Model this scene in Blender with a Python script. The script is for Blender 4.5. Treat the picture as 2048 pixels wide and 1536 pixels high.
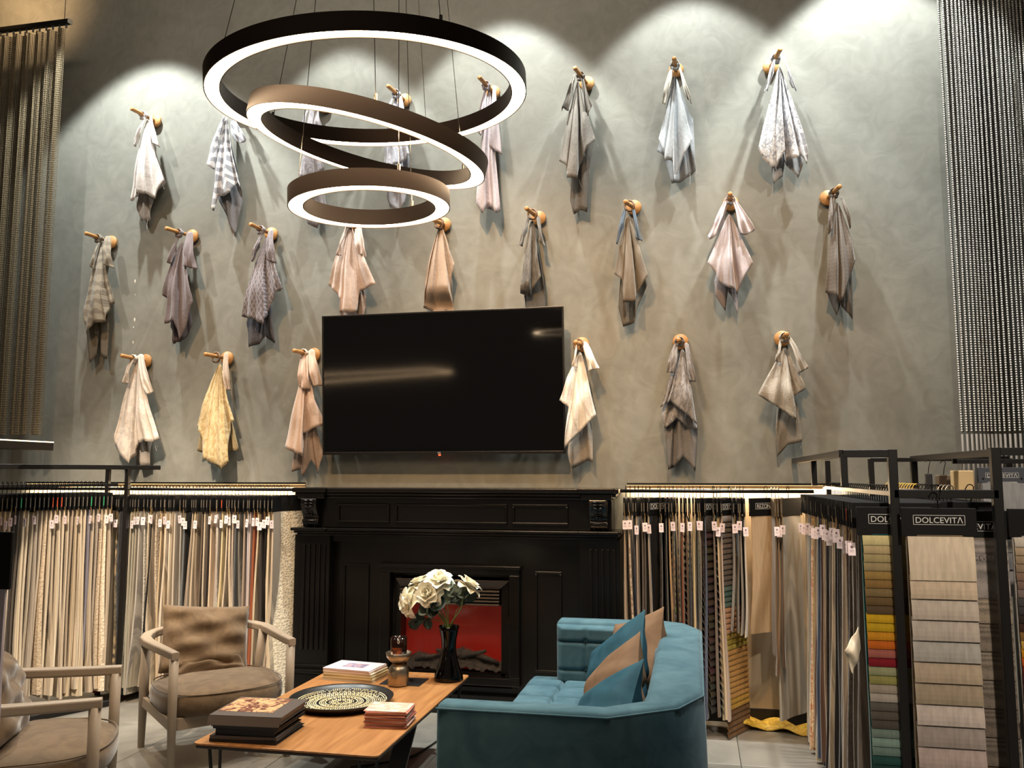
import bpy, math, random
from mathutils import Vector, Matrix
R = math.radians
random.seed(7)
for o in list(bpy.data.objects): bpy.data.objects.remove(o)
SC = bpy.context.scene
COL = SC.collection

# ---------------------------------------------------------------- camera
F, D, H = 1700.0, 5.55, 1.5
YAW, PIT = R(12.1), R(6.1)
CAM = Vector((0, -D, H))
FW = Vector((-math.sin(YAW)*math.cos(PIT), math.cos(YAW)*math.cos(PIT), math.sin(PIT)))
RT = Vector((math.cos(YAW), math.sin(YAW), 0)); UP = RT.cross(FW)
cd = bpy.data.cameras.new('camera'); cam = bpy.data.objects.new('camera', cd); COL.objects.link(cam)
cam.matrix_world = Matrix(((RT.x, UP.x, -FW.x, CAM.x), (RT.y, UP.y, -FW.y, CAM.y), (RT.z, UP.z, -FW.z, CAM.z), (0, 0, 0, 1)))
cd.sensor_width = 36; cd.lens = F*36/2048; cd.clip_end = 60
SC.camera = cam
def at(px, py, Y):                      # photograph measurement -> point on the plane y = Y
    r = FW + RT*((px-1024)/F) - UP*((py-768)/F)
    return CAM + r*((Y+D)/r.y)
def atz(px, py, Z):                     # photograph measurement -> point on the plane z = Z
    r = FW + RT*((px-1024)/F) - UP*((py-768)/F)
    return CAM + r*((Z-H)/r.z)

# ---------------------------------------------------------------- world, lights, exposure
W = bpy.data.worlds.new('World'); SC.world = W; W.use_nodes = True
W.node_tree.nodes['Background'].inputs[0].default_value = (1, .84, .68, 1)
W.node_tree.nodes['Background'].inputs[1].default_value = .06
vs = SC.view_settings
vs.view_transform = 'Standard'; vs.look = 'None'; vs.gamma = 1; vs.use_curve_mapping = False
vs.exposure = 1.0

def light(name, kind, loc, power, col, rot=None, target=None, **kw):
    l = bpy.data.lights.new(name, kind); l.energy = power; l.color = col
    for k, v in kw.items(): setattr(l, k, v)
    o = bpy.data.objects.new(name, l); COL.objects.link(o); o.location = loc
    if target is not None: o.rotation_euler = (Vector(target)-Vector(loc)).to_track_quat('-Z', 'Y').to_euler()
    elif rot: o.rotation_euler = rot
    return o
COOL = (.97, 1, .95); WARM = (1, .76, .50)
# ceiling downlights that scallop the plaster wall
for X, Yd, p, ang in ((-4.0, -.74, 270, 81), (-2.45, -.6, 165, 66), (-1.25, -.62, 190, 72), (.02, -.62, 165, 73), (1.14, -.62, 270, 74)):
    light('wall_downlight', 'SPOT', (X, Yd, 5.52), p, COOL, target=(X, Yd+.06, 0), spot_size=R(ang), spot_blend=.22, shadow_soft_size=.035)
# directional spots on the tracks further out, crossing over the wall
for X, tx, p in ((-4.6, -3.4, 110), (-1.9, -.2, 60), (1.7, .2, 85)):
    light('track_spot', 'SPOT', (X, -2.3, 5.4), p, (1, .93, .82), target=(tx, 0, 2.3), spot_size=R(62), spot_blend=.8, shadow_soft_size=.04)
for X, tx, p in ((-3.0, -3.4, 190), (-1.2, -1.2, 360), (.3, .3, 215)):  # added warm fills that brighten the lower wall
    light('warm_wall_fill', 'SPOT', (X, -3.2, 5.3), p, (1, .58, .26), target=(tx, 0, 1.95), spot_size=R(44), spot_blend=1, shadow_soft_size=.06)
light('wall_top_fill', 'AREA', (-1.4, -1.3, 5.5), 11, (1, .84, .66), target=(-1.4, 0, 4.9), shape='RECTANGLE', size=6.5, size_y=.2)  # added soft fill lifting the top of the wall
light('chair_fill', 'SPOT', (-1.9, -3.3, 4.9), 170, (1, .80, .58), target=(-2.7, -1.5, .4), spot_size=R(30), spot_blend=.8, shadow_soft_size=.08)  # added spot that brightens the armchair cushions
light('corner_lamp', 'SPOT', (-5.1, -.7, 5.2), 26, (1, .62, .3), target=(-5.2, 0, 5.35), spot_size=R(110), spot_blend=1, shadow_soft_size=.1)
# unseen ceiling lamps added to brighten the seating and the racks
light('seat_fill', 'AREA', (-1.8, -2.6, 5.3), 30, (1, .84, .66), target=(-1.9, -1.6, .4), shape='RECTANGLE', size=.9, size_y=.9)
light('seat_fill', 'SPOT', (-.2, -2.1, 5.3), 95, (1, .98, .95), target=(-.25, -1.6, .5), spot_size=R(34), spot_blend=.8, shadow_soft_size=.12)
light('rack_fill', 'SPOT', (.3, -3.2, 4.6), 110, (1, .82, .6), target=(.2, -.4, .8), spot_size=R(36), spot_blend=.9, shadow_soft_size=.1)
light('rack_fill', 'SPOT', (1.3, -5.6, 4.4), 420, (1, .86, .70), target=(1.15, -1.8, .9), spot_size=R(32), spot_blend=.9, shadow_soft_size=.1)
light('rack_fill', 'SPOT', (-2.9, -3.3, 4.4), 600, (1, .82, .62), target=(-3.75, -.5, .7), spot_size=R(40), spot_blend=.8, shadow_soft_size=.1)

# ---------------------------------------------------------------- materials
def lin(c):
    return tuple(((v/255)/12.92 if v/255 <= .04045 else ((v/255+.055)/1.055)**2.4) for v in c)
MC = {}
def mat(key, c, rough=.6, metal=0, kind='plain', c2=None, scale=1, bump=0, emit=0, spec=.5, coat=0, sheen=0, alpha=1, trans=0, coord='Object'):
    if key in MC: return MC[key]
    m = bpy.data.materials.new(key); m.use_nodes = True; MC[key] = m
    N = m.node_tree.nodes; L = m.node_tree.links; b = N['Principled BSDF']
    I = b.inputs
    C1 = (*lin(c), 1); C2 = (*lin(c2 if c2 else tuple(v*.8 for v in c)), 1)
    I['Base Color'].default_value = C1; I['Roughness'].default_value = rough; I['Metallic'].default_value = metal
    I['Specular IOR Level'].default_value = spec; I['Coat Weight'].default_value = coat; I['Coat Roughness'].default_value = .08
    I['Sheen Weight'].default_value = sheen; I['Sheen Roughness'].default_value = .4; I['Alpha'].default_value = alpha
    I['Transmission Weight'].default_value = trans
    if emit: I['Emission Color'].default_value = C1; I['Emission Strength'].default_value = emit
    if kind == 'plain' and not bump: return m
    tc = N.new('ShaderNodeTexCoord'); mp = N.new('ShaderNodeMapping'); L.new(tc.outputs[coord], mp.inputs[0])
    vec = mp.outputs[0]; fac = None
    def noise(s, det=4, dist=0, v=None, rough=.55):
        n = N.new('ShaderNodeTexNoise'); n.inputs['Scale'].default_value = s; n.inputs['Detail'].default_value = det
        n.inputs['Distortion'].default_value = dist; n.inputs['Roughness'].default_value = rough; L.new(v or vec, n.inputs['Vector']); return n.outputs['Fac']
    def wave(s, dist, direction='X', ds=1, v=None, typ='BANDS', det=2):
        n = N.new('ShaderNodeTexWave'); n.wave_type = typ; n.inputs['Scale'].default_value = s; n.inputs['Distortion'].default_value = dist
        n.inputs['Detail Scale'].default_value = ds; n.inputs['Detail'].default_value = det
        if typ == 'BANDS': n.bands_direction = direction
        L.new(v or vec, n.inputs['Vector']); return n.outputs['Fac']
    def ramp(f, a, b_, mode='LINEAR'):
        r = N.new('ShaderNodeValToRGB'); r.color_ramp.interpolation = mode
        r.color_ramp.elements[0].position = a; r.color_ramp.elements[1].position = b_; L.new(f, r.inputs[0]); return r.outputs[0]
    def math_(op, a, b_):
        n = N.new('ShaderNodeMath'); n.operation = op
        for i, q in enumerate((a, b_)):
            if isinstance(q, (int, float)): n.inputs[i].default_value = q
            else: L.new(q, n.inputs[i])
        return n.outputs[0]
    hgt = None
    if kind == 'plaster':
        a = noise(1.1*scale, 6, 1.2); b2 = noise(6*scale, 5, 2.2); fac = math_('ADD', math_('MULTIPLY', a, .62), math_('MULTIPLY', b2, .38))
        fac = ramp(fac, .36, .64); hgt = b2
        rr = N.new('ShaderNodeMapRange'); L.new(b2, rr.inputs[0]); rr.inputs[3].default_value = rough-.14; rr.inputs[4].default_value = rough+.12; L.new(rr.outputs[0], I['Roughness'])
    elif kind == 'fabric':
        mp.inputs['Scale'].default_value = (1, 1, .12); fac = ramp(noise(60*scale, 3), .3, .7); hgt = noise(30, 3)
    elif kind == 'leaves':       # folded layers seen on edge
        mp.inputs['Scale'].default_value = (3, 230, 1.2); fac = ramp(noise(1, 2), .42, .62)
    elif kind == 'weave':
        a = wave(60*scale, 2, 'X'); b2 = wave(60*scale, 2, 'Y'); fac = math_('MULTIPLY', a, b2); n2 = noise(25, 4); fac = ramp(math_('ADD', math_('MULTIPLY', fac, .6), math_('MULTIPLY', n2, .5)), .2, .75)
        hgt = fac
    elif kind == 'mottle':
        fac = ramp(noise(12*scale, 5, 1.5), .44, .56); hgt = noise(70, 2)
    elif kind == 'bands':
        fac = ramp(wave(4.2*scale, 5, 'Y', 1.6), .42, .52); hgt = noise(90, 2)
    elif kind == 'diamond':
        a = wave(11*scale, 0, 'DIAGONAL'); mp2 = N.new('ShaderNodeMapping'); mp2.inputs['Scale'].default_value = (-1, 1, 1); L.new(tc.outputs[coord], mp2.inputs[0])
        b2 = wave(11*scale, 0, 'DIAGONAL', v=mp2.outputs[0]); fac = ramp(math_('MINIMUM', a, b2), .1, .2); hgt = fac
    elif kind == 'tartan':
        a = wave(2.4*scale, 0, 'DIAGONAL'); b2 = wave(3.4*scale, .3, 'X'); fac = ramp(math_('MAXIMUM', a, b2), .93, .98); hgt = noise(60, 2)
    elif kind == 'herring':
        a = wave(5*scale, 0, 'X'); mp.inputs['Rotation'].default_value = (0, 0, 0)
        s = math_('MULTIPLY', math_('ABSOLUTE', math_('SUBTRACT', a, .5), 0), 1.0)
        sep = N.new('ShaderNodeSeparateXYZ'); L.new(vec, sep.inputs[0])
        v2 = math_('SINE', math_('ADD', math_('MULTIPLY', sep.outputs[1], 260*scale), math_('MULTIPLY', s, 22)), 0)
        fac = ramp(v2, .3, .7); hgt = fac
    elif kind == 'wood':
        mp.inputs['Scale'].default_value = (9, .7, 9); fac = ramp(noise(4*scale, 6, .8), .3, .7); hgt = None
    elif kind == 'concrete':
        fac = ramp(noise(2.2*scale, 7, .6), .35, .7); hgt = noise(40, 4)
    elif kind == 'suede':
        fac = ramp(noise(9*scale, 4, 1.8), .38, .62); hgt = noise(16, 3, .8)
    elif kind == 'velvet':
        fac = ramp(noise(7*scale, 3, 1.2), .3, .7); hgt = noise(14, 3)
        lw = N.new('ShaderNodeLayerWeight'); lw.inputs[0].default_value = .45
    elif kind == 'lace':
        v = N.new('ShaderNodeTexVoronoi'); v.inputs['Scale'].default_value = 34*scale; L.new(vec, v.inputs['Vector'])
        fac = ramp(v.outputs['Distance'], .0, .7); hgt = fac
    elif kind == 'dots':         # ring of small marks, used on the tray
        pass
    elif kind == 'plain':
        hgt = noise(60*scale, 3)
    if fac is not None:
        mx = N.new('ShaderNodeMix'); mx.data_type = 'RGBA'; L.new(fac, mx.inputs[0]); mx.inputs[6].default_value = C2; mx.inputs[7].default_value = C1
        L.new(mx.outputs[2], I['Base Color'])
    if hgt is not None and bump:
        bn = N.new('ShaderNodeBump'); bn.inputs['Strength'].default_value = bump; bn.inputs['Distance'].default_value = .01
        L.new(hgt, bn.inputs['Height']); L.new(bn.outputs[0], I['Normal'])
    return m
BLACK = mat('black metal', (22, 21, 21), .42, .2)
BLK2 = mat('black card', (15, 15, 16), .7, spec=.2)
WIRE = mat('black wire', (30, 29, 28), .3, .8)
STEEL = mat('steel wire', (190, 185, 175), .25, 1)
GOLDW = mat('gold thread', (196, 160, 96), .5)
OAK = mat('beech wood', (200, 152, 96), .5, kind='wood', c2=(176, 124, 70), scale=3)
TAGM = mat('tag card', (238, 222, 228), .7)
FPB = mat('fireplace black', (9, 8, 7), .26, spec=.5)

# ---------------------------------------------------------------- mesh tools
class MB:
    def __init__(s): s.v = []; s.f = []; s.uv = None; s.mi = []
    def add(s, vs, fs, mi=0):
        n = len(s.v); s.v += [tuple(v) for v in vs]; s.f += [tuple(i+n for i in f) for f in fs]; s.mi += [mi]*len(fs); return s
    def box(s, a, b, mi=0, M=None):
        x0, y0, z0 = a; x1, y1, z1 = b
        V = [(x0,y0,z0),(x1,y0,z0),(x1,y1,z0),(x0,y1,z0),(x0,y0,z1),(x1,y0,z1),(x1,y1,z1),(x0,y1,z1)]
        if M: V = [M @ Vector(v) for v in V]
        return s.add(V, [(0,3,2,1),(4,5,6,7),(0,1,5,4),(1,2,6,5),(2,3,7,6),(3,0,4,7)], mi)
    def tube(s, pts, r, n=8, mi=0, cap=True):
        pts = [Vector(p) for p in pts]; V = []; fs = []; m = len(pts)
        rr = r if isinstance(r, (list, tuple)) else [r]*m
        prev = None
        for i, p in enumerate(pts):
            t = (pts[min(i+1, m-1)]-pts[max(i-1, 0)]).normalized()
            if prev is None:
                a = Vector((0, 0, 1)) if abs(t.z) < .9 else Vector((1, 0, 0))
                u = t.cross(a).normalized()
            else:
                u = (prev - t*prev.dot(t)).normalized()
            prev = u; w = t.cross(u)
            for k in range(n):
                a = 2*math.pi*k/n; V.append(p+(u*math.cos(a)+w*math.sin(a))*rr[i])
        for i in range(m-1):
            for k in range(n):
                k2 = (k+1) % n; fs.append((i*n+k, i*n+k2, (i+1)*n+k2, (i+1)*n+k))
        if cap: fs += [tuple(range(n-1, -1, -1)), tuple((m-1)*n+k for k in range(n))]
        return s.add(V, fs, mi)
    def sweep(s, pts, w, h, up=(0, 0, 1), mi=0, ch=.25):      # rounded rectangular bar along a path
        pts = [Vector(p) for p in pts]; m = len(pts); V = []; fs = []
        ww = w if isinstance(w, (list, tuple)) else [w]*m; hh = h if isinstance(h, (list, tuple)) else [h]*m
        for i, p in enumerate(pts):
            t = (pts[min(i+1, m-1)]-pts[max(i-1, 0)]).normalized()
            u = t.cross(Vector(up)).normalized(); q = u.cross(t)
            a, b = ww[i]/2, hh[i]/2; c = min(a, b)*ch
            for x, y in ((a-c, -b), (a, -b+c), (a, b-c), (a-c, b), (-a+c, b), (-a, b-c), (-a, -b+c), (-a+c, -b)): V.append(p+u*x+q*y)
        for i in range(m-1):
            for k in range(8):
                k2 = (k+1) % 8; fs.append((i*8+k, i*8+k2, (i+1)*8+k2, (i+1)*8+k))
        fs += [tuple(range(7, -1, -1)), tuple((m-1)*8+k for k in range(8))]
        return s.add(V, fs, mi)
    def lathe(s, prof, n=32, c=(0, 0, 0), mi=0, close=False):
        V = []; fs = []; m = len(prof)
        for r, z in prof:
            for k in range(n):
                a = 2*math.pi*k/n; V.append((c[0]+r*math.cos(a), c[1]+r*math.sin(a), c[2]+z))
        rng = m if close else m-1
        for i in range(rng):
            j = (i+1) % m
            for k in range(n):
                k2 = (k+1) % n; fs.append((i*n+k, i*n+k2, j*n+k2, j*n+k))
        return s.add(V, fs, mi)
    def grid(s, fn, nu, nv, mi=0, flip=False):
        V = [fn(i/nu, j/nv) for j in range(nv+1) for i in range(nu+1)]; fs = []
        for j in range(nv):
            for i in range(nu):
                a = j*(nu+1)+i; q = (a, a+1, a+nu+2, a+nu+1); fs.append(q[::-1] if flip else q)
        return s.add(V, fs, mi)
    def prism(s, poly, z0, z1, mi=0, M=None):
        n = len(poly); V = [(x, y, z0) for x, y in poly]+[(x, y, z1) for x, y in poly]
        if M: V = [M @ Vector(v) for v in V]
        return s.add(V, [tuple(range(n-1, -1, -1)), tuple(range(n, 2*n))]+[(i, (i+1) % n, n+(i+1) % n, n+i) for i in range(n)], mi)
    def build(s, name, m, parent=None, smooth=False, bevel=0, seg=2, solid=0, sub=0, uv=None):
        me = bpy.data.meshes.new(name); me.from_pydata(s.v, [], s.f)
        for q in (m if isinstance(m, (list, tuple)) else [m]): me.materials.append(q)
        if any(s.mi): me.polygons.foreach_set('material_index', s.mi)
        if uv:
            l = me.uv_layers.new(name='UVMap')
            for lp in me.loops: l.data[lp.index].uv = uv[lp.vertex_index]
        if smooth: me.polygons.foreach_set('use_smooth', [True]*len(me.polygons))
        me.update(); o = bpy.data.objects.new(name, me); COL.objects.link(o)
        if parent: o.parent = parent
        if solid: k = o.modifiers.new('s', 'SOLIDIFY'); k.thickness = solid; k.offset = 0
        if bevel: k = o.modifiers.new('b', 'BEVEL'); k.width = bevel; k.segments = seg; k.limit_method = 'ANGLE'; k.angle_limit = R(40)
        if sub: k = o.modifiers.new('d', 'SUBSURF'); k.levels = sub; k.render_levels = sub
        return o
def tag(o, label, cat, group=None):
    o['label'] = label; o['category'] = cat
    if group: o['group'] = group
    return o
def thing(name, label, cat, loc=(0, 0, 0), rz=0, group=None):
    o = bpy.data.objects.new(name, None); COL.objects.link(o); o.location = loc; o.rotation_euler = (0, 0, rz); o.empty_display_size = .1
    return tag(o, label, cat, group)
def struct(o): o['kind'] = 'structure'; return o
def stuff(o): o['kind'] = 'stuff'; return o
TXT = {}
def text_mesh(body, size):
    k = (body, size)
    if k not in TXT:
        c = bpy.data.curves.new('lettering', 'FONT'); c.body = body; c.size = size; c.align_x = 'CENTER'; c.align_y = 'CENTER'; c.extrude = .0004; c.resolution_u = 3
        t = bpy.data.objects.new('t', c); COL.objects.link(t)
        dg = bpy.context.evaluated_depsgraph_get(); me = bpy.data.meshes.new_from_object(t.evaluated_get(dg)); bpy.data.objects.remove(t); TXT[k] = me
    return TXT[k]
def lettering(body, size, m, parent, loc, rot=(R(90), 0, 0), sx=1):
    me = text_mesh(body, size).copy(); me.materials.clear(); me.materials.append(m)
    o = bpy.data.objects.new('lettering', me); COL.objects.link(o); o.parent = parent; o.location = loc; o.rotation_euler = rot; o.scale = (sx, 1, 1); return o

# ================================================================= SETTING
PL = mat('venetian plaster', (140, 141, 134), .5, kind='plaster', c2=(119, 120, 114), scale=1, bump=.10, spec=.35)
WX0, WX1, CZ = -7.2, 4.2, 5.6
struct(MB().box((WX0, 0, 0), (WX1, .2, CZ)).build('wall_back', PL))
DKW = mat('dark wall paint', (60, 54, 48), .8)
struct(MB().box((WX0-.2, -9, 0), (WX0, .2, CZ)).build('wall_left', DKW))
struct(MB().box((WX1, -9, 0), (WX1+.2, .2, CZ)).build('wall_right', DKW))
struct(MB().box((WX0-.2, -9, CZ), (WX1+.2, .2, CZ+.2)).build('ceiling', DKW))
fl = struct(MB().box((WX0, -9, -.1), (WX1, 0, -.006)).build('floor', mat('floor joint', (66, 64, 60), .9)))
TILE = [mat('grey floor tile %d' % i, c, .38, kind='concrete', c2=tuple(v*.8 for v in c), scale=1.4, bump=.03) for i, c in enumerate(((134, 130, 122), (128, 125, 118), (138, 133, 124)))]
tme = {}
tw, td = .8, .8
for i in range(14):
    for j in range(7):
        x = WX0+.2+i*tw; y = -j*td
        k = random.randrange(3)
        if k not in tme:
            t = MB().box((.002, -td+.002, -.01), (tw-.002, -.002, 0)).build('tile', TILE[k], fl, bevel=.002, seg=1); tme[k] = t
        else:
            t = tme[k].copy(); COL.objects.link(t); t.parent = fl
        t.location = (x, y, 0)
struct(MB().box((WX0, -.015, 0), (-2.66, 0, .09)).build('baseboard_left', BLACK, bevel=.003))
struct(MB().box((-.44, -.015, 0), (WX1, 0, .09)).build('baseboard_right', BLACK, bevel=.003))
# warm light channel on the wall above each hanging rail, and the lit cream board under it
BRD = mat('cream wall board', (168, 152, 128), .7, kind='concrete', c2=(158, 142, 118), scale=2)
for n_, (x0, x1) in (('left', (-4.9, -2.66)), ('right', (-.43, .9))):
    c = struct(MB().box((x0, -.012, .09), (x1, 0, 1.428)).build('trim_'+n_, BRD))
    led = thing('light_channel', 'thin warm LED light channel behind the hanging rail %s of the fireplace' % n_, 'light', (x0, -.03, 1.428))
    MB().box((0, -.012, .008), (x1-x0, .018, .02)).build('housing', BLACK, led)
    MB().box((0, -.01, .004), (x1-x0, .012, .0078)).build('diffuser', mat('warm led', (255, 214, 150), emit=.5), led)
    light('led', 'AREA', ((x0+x1)/2, -.035, 1.42), 7*(x1-x0), (1, .74, .46), rot=(R(-12), 0, 0), shape='RECTANGLE', size=x1-x0, size_y=.015)

# ================================================================= CHANDELIER
EMI = mat('led diffuser', (255, 222, 180), emit=15)
BRZ = mat('dark bronze metal', (70, 58, 50), .5, .3)
lamp = thing('ring_chandelier', 'three-ring black chandelier with glowing white undersides hanging above the coffee table', 'chandelier', (-1.18, -2.6, 2.4))
lamp_o = Vector(lamp.location)
for (c, n, Ro) in (((-1.185, -2.617, 2.929), (-.024, -.092, .995), .6), ((-1.203, -2.58, 2.74), (.235, -.045, .971), .46), ((-1.171, -2.63, 2.492), (-.016, -.053, .998), .3)):
    q = Vector(n).to_track_quat('Z', 'Y'); w, h = .058, .062; t = .004
    N_ = 160
    hb = MB().lathe([(Ro, 0), (Ro, h), (Ro-w, h), (Ro-w, 0), (Ro-w+t, 0), (Ro-w+t, h-t), (Ro-t, h-t), (Ro-t, 0)], N_, close=True)
    ring = hb.build('ring_housing', BRZ, lamp, smooth=False)
    ring.data.polygons.foreach_set('use_smooth', [True]*len(ring.data.polygons))
    k = ring.modifiers.new('e', 'EDGE_SPLIT'); k.split_angle = R(40)
    ring.location = Vector(c)-lamp_o; ring.rotation_euler = q.to_euler()
    df = MB().lathe([(Ro-t, .003), (Ro-t, .012), (Ro-w+t, .012), (Ro-w+t, .003)], N_, close=True).build('light_diffuser', EMI, ring, smooth=False)
    for a in ((100, 215, 330) if Ro > .4 else (90, 210, 330)):
        p = ring.location + q @ Vector(((Ro-w/2)*math.cos(R(a)), (Ro-w/2)*math.sin(R(a)), h))
        top = Vector((.09*math.cos(R(a)), .02+.09*math.sin(R(a)), 5.56-lamp_o.z))
        MB().tube([p, top], .0014, 5).build('suspension_cable', STEEL, lamp)
        MB().tube([p, p+Vector((0, 0, .03))], .006, 8).build('cable_clamp', STEEL, lamp)
MB().lathe([(0, 0), (.16, 0), (.16, .05), (0, .05)], 32, (0, .02, 5.55-lamp_o.z)).build('ceiling_canopy', BLACK, lamp)

# ================================================================= TV
tv = thing('television', 'large black wall-mounted flat screen television above the fireplace', 'television', (-1.66, -.13, 2.12))
a = at(646, 631, -.155); b = at(1128, 614, -.155); c = at(1131, 906, -.125); d = at(644, 911, -.125)
cen = Vector(tv.location)
tvx0, tvx1 = (a.x+d.x)/2-cen.x, (b.x+c.x)/2-cen.x; tz0, tz1 = (c.z+d.z)/2-cen.z, (a.z+b.z)/2-cen.z
tv.rotation_euler = (R(4.0), 0, 0)
fw_ = .012
MB().box((tvx0+.01, -.004, tz0+.01), (tvx1-.01, .03, tz1-.01)).build('back_housing', BLACK, tv, bevel=.006)
MB().box((tvx0+fw_, -.012, tz0+fw_+.006), (tvx1-fw_, -.006, tz1-fw_)).build('screen', mat('black glass screen', (3, 3, 4), .06, spec=.5), tv)
fr = MB()
for q_ in (((tvx0, -.016, tz0), (tvx0+fw_, 0, tz1)), ((tvx1-fw_, -.016, tz0), (tvx1, 0, tz1)), ((tvx0+fw_, -.016, tz1-fw_), (tvx1-fw_, 0, tz1)), ((tvx0+fw_, -.016, tz0), (tvx1-fw_, 0, tz0+fw_+.007))): fr.box(*q_)
fr.build('bezel', mat('graphite bezel', (70, 68, 66), .28, .9), tv, bevel=.002)
MB().box((-.3, .03, -.2), (.3, .11, .2)).build('wall_bracket', BLACK, tv)
lettering('LG', .016, mat('logo white', (210, 208, 200), .4), tv, (0, -.018, tz0+.010))
MB().box((-.006, -.014, tz0-.009), (.006, -.002, tz0)).build('standby_light', mat('red led', (255, 60, 30), emit=3), tv)

# ================================================================= FIREPLACE
fpx0, fpx1 = -2.62, -.462
FP = thing('fireplace', 'ornate black mantelpiece with electric fireplace glowing red under the television', 'fireplace', ((fpx0+fpx1)/2, 0, 0))
fo = Vector(FP.location)
def fx(px, Y=-.25): return at(px, 1100, Y).x-fo.x
def fz(py, Y=-.25, px=900): return at(px, py, Y).z
L0, L1 = fpx0-fo.x, fpx1-fo.x
def part(name, boxes, m=FPB, bevel=.004, parent=None):
    mb = MB()
    for a, b in boxes: mb.box(a, b)
    return mb.build(name, m, parent or FP, bevel=bevel)
# cornice: stepped profile with returns
part('mantel_shelf', [((L0, -.30, 1.385), (L1, 0, 1.415)), ((L0+.015, -.285, 1.365), (L1-.015, 0, 1.385)), ((L0+.035, -.262, 1.345), (L1-.035, 0, 1.365)),
     ((L0+.02, -.325, 1.385), (L0+.25, -.29, 1.418)), ((L1-.25, -.325, 1.385), (L1-.02, -.29, 1.418)), ((L0+.04, -.305, 1.345), (L0+.235, -.25, 1.385)), ((L1-.235, -.305, 1.345), (L1-.04, -.25, 1.385))], bevel=.006)
zF0 = 1.135
part('frieze', [((L0+.05, -.225, zF0+.02), (L1-.05, 0, 1.35))])
part('lower_ledge', [((L0-.012, -.285, zF0), (L1+.012, 0, zF0+.018)), ((L0+.005, -.268, zF0-.018), (L1-.005, 0, zF0)), ((L0+.02, -.25, zF0-.034), (L1-.02, 0, zF0-.018)), ((L0, -.31, zF0), (L0+.25, -.27, zF0+.02)), ((L1-.25, -.31, zF0), (L1, -.27, zF0+.02))], bevel=.005)
def frame_mould(x0, x1, z0, z1, y, w=.016, name='panel_moulding', th=.014):
    return part(name, [((x0, y-th, z1-w), (x1, y, z1)), ((x0, y-th, z0), (x1, y, z0+w)), ((x0, y-th, z0+w), (x0+w, y, z1-w)), ((x1-w, y-th, z0+w), (x1, y, z1-w))], bevel=.004)
for p0, p1 in ((671, 776), (787, 1013), (1023, 1136)): frame_mould(fx(p0), fx(p1), zF0+.05, 1.315, -.225)
# pilasters with flutes
for s0, s1 in ((L0, L0+.25), (L1-.25, L1)):
    part('pilaster', [((s0, -.235, .26), (s1, 0, zF0-.03))])
    fl_ = MB()
    for k in range(5):
        x = s0+.06+k*.036; fl_.box((x, -.247, .36), (x+.02, -.235, zF0-.09))
    fl_.build('fluting', FPB, FP, bevel=.006, seg=3)
    part('pilaster_plinth', [((s0-.01, -.27, 0), (s1+.012, 0, .22)), ((s0, -.285, .22), (s1+.02, 0, .245)), ((s0+.01, -.25, .245), (s1+.01, 0, .27))], bevel=.006)
    # corbel with scrolled leaf
    cx = (s0+s1)/2
    cb = MB(); pr = [(0, 1.345), (.085, 1.345), (.09, 1.31), (.075, 1.27), (.05, 1.235), (.042, 1.21), (.055, 1.195), (.045, 1.175), (.02, 1.155), (0, 1.15)]
    n = len(pr); V = [(cx-.055, -.225-p, z) for p, z in pr]+[(cx+.055, -.225-p, z) for p, z in pr]
    cb.add(V, [tuple(range(n)), tuple(range(2*n-1, n-1, -1))]+[(i, n+i, n+(i+1) % n, (i+1) % n) for i in range(n)])
    co = cb.build('corbel', FPB, FP, bevel=.004)
    lf = MB()
    for k in range(6):
        for sg in (-1, 1):
            z = 1.33-k*.019; yy = -.225-(.088 if k < 3 else .07-.008*(k-3)); w = .042-.004*k
            lf.tube([(cx, yy-.003, z), (cx+sg*w*.6, yy-.008, z+.004), (cx+sg*w, yy-.002, z-.008)], [.007, .006, .002], 6)
    lf.tube([(cx-.05, -.285, 1.2), (cx+.05, -.285, 1.2)], .009, 8)
    lf.build('carved_leaf', FPB, co, smooth=True)
    bd = MB()
    for k in range(9):
        a = math.pi*k/8; bd.lathe([(0, -.006), (.0055, -.003), (.0055, .003), (0, .006)], 8, (cx-.033*math.cos(a), -.262, 1.178-.036*math.sin(a)))
    bd.build('beading', FPB, co, smooth=True)
ix0, ix1 = L0+.25, L1-.25
part('surround', [((ix0, -.15, .12), (fx(770, -.16), 0, .86)), ((fx(1034, -.16), -.15, .12), (ix1, 0, .86)), ((ix0, -.15, .86), (ix1, 0, 1.06)), ((fx(770, -.16), -.15, .12), (fx(1034, -.16), 0, .16)), ((ix0, -.20, .0), (ix1, 0, .12)), ((ix0, -.2, 1.06), (ix1, 0, 1.101))], bevel=0)
frame_mould(fx(688, -.15), fx(740, -.15), .27, fz(1131, -.15), -.15)
frame_mould(fx(1070, -.15), fx(1124, -.15), .27, fz(1138, -.15), -.15)
bx0, bx1, bz0, bz1 = fx(764, -.16), fx(1041, -.16), fz(1366, -.16), fz(1131, -.16)
ins = part('firebox_bezel', [((bx0, -.19, bz1-.05), (bx1, -.12, bz1)), ((bx0, -.19, bz0), (bx1, -.12, bz0+.05)), ((bx0, -.19, bz0+.05), (bx0+.07, -.12, bz1-.05)), ((bx1-.07, -.19, bz0+.05), (bx1, -.12, bz1-.05)), ((bx0-.01, -.205, bz1-.016), (bx1+.01, -.15, bz1+.008))], bevel=.006)
gx0, gx1 = fx(803, -.14), fx(1000, -.14); zt = fz(1158, -.15); zg = fz(1209, -.14); zb = fz(1343, -.14)
V = [(fx(786), -.185, zt), (fx(1013), -.185, zt), (gx1, -.15, zt-.055), (gx0, -.15, zt-.055)]
MB().add(V, [(0, 3, 2, 1)]).build('canopy_plate', mat('dark satin metal', (74, 64, 58), .4, .7), FP, solid=.006)
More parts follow.
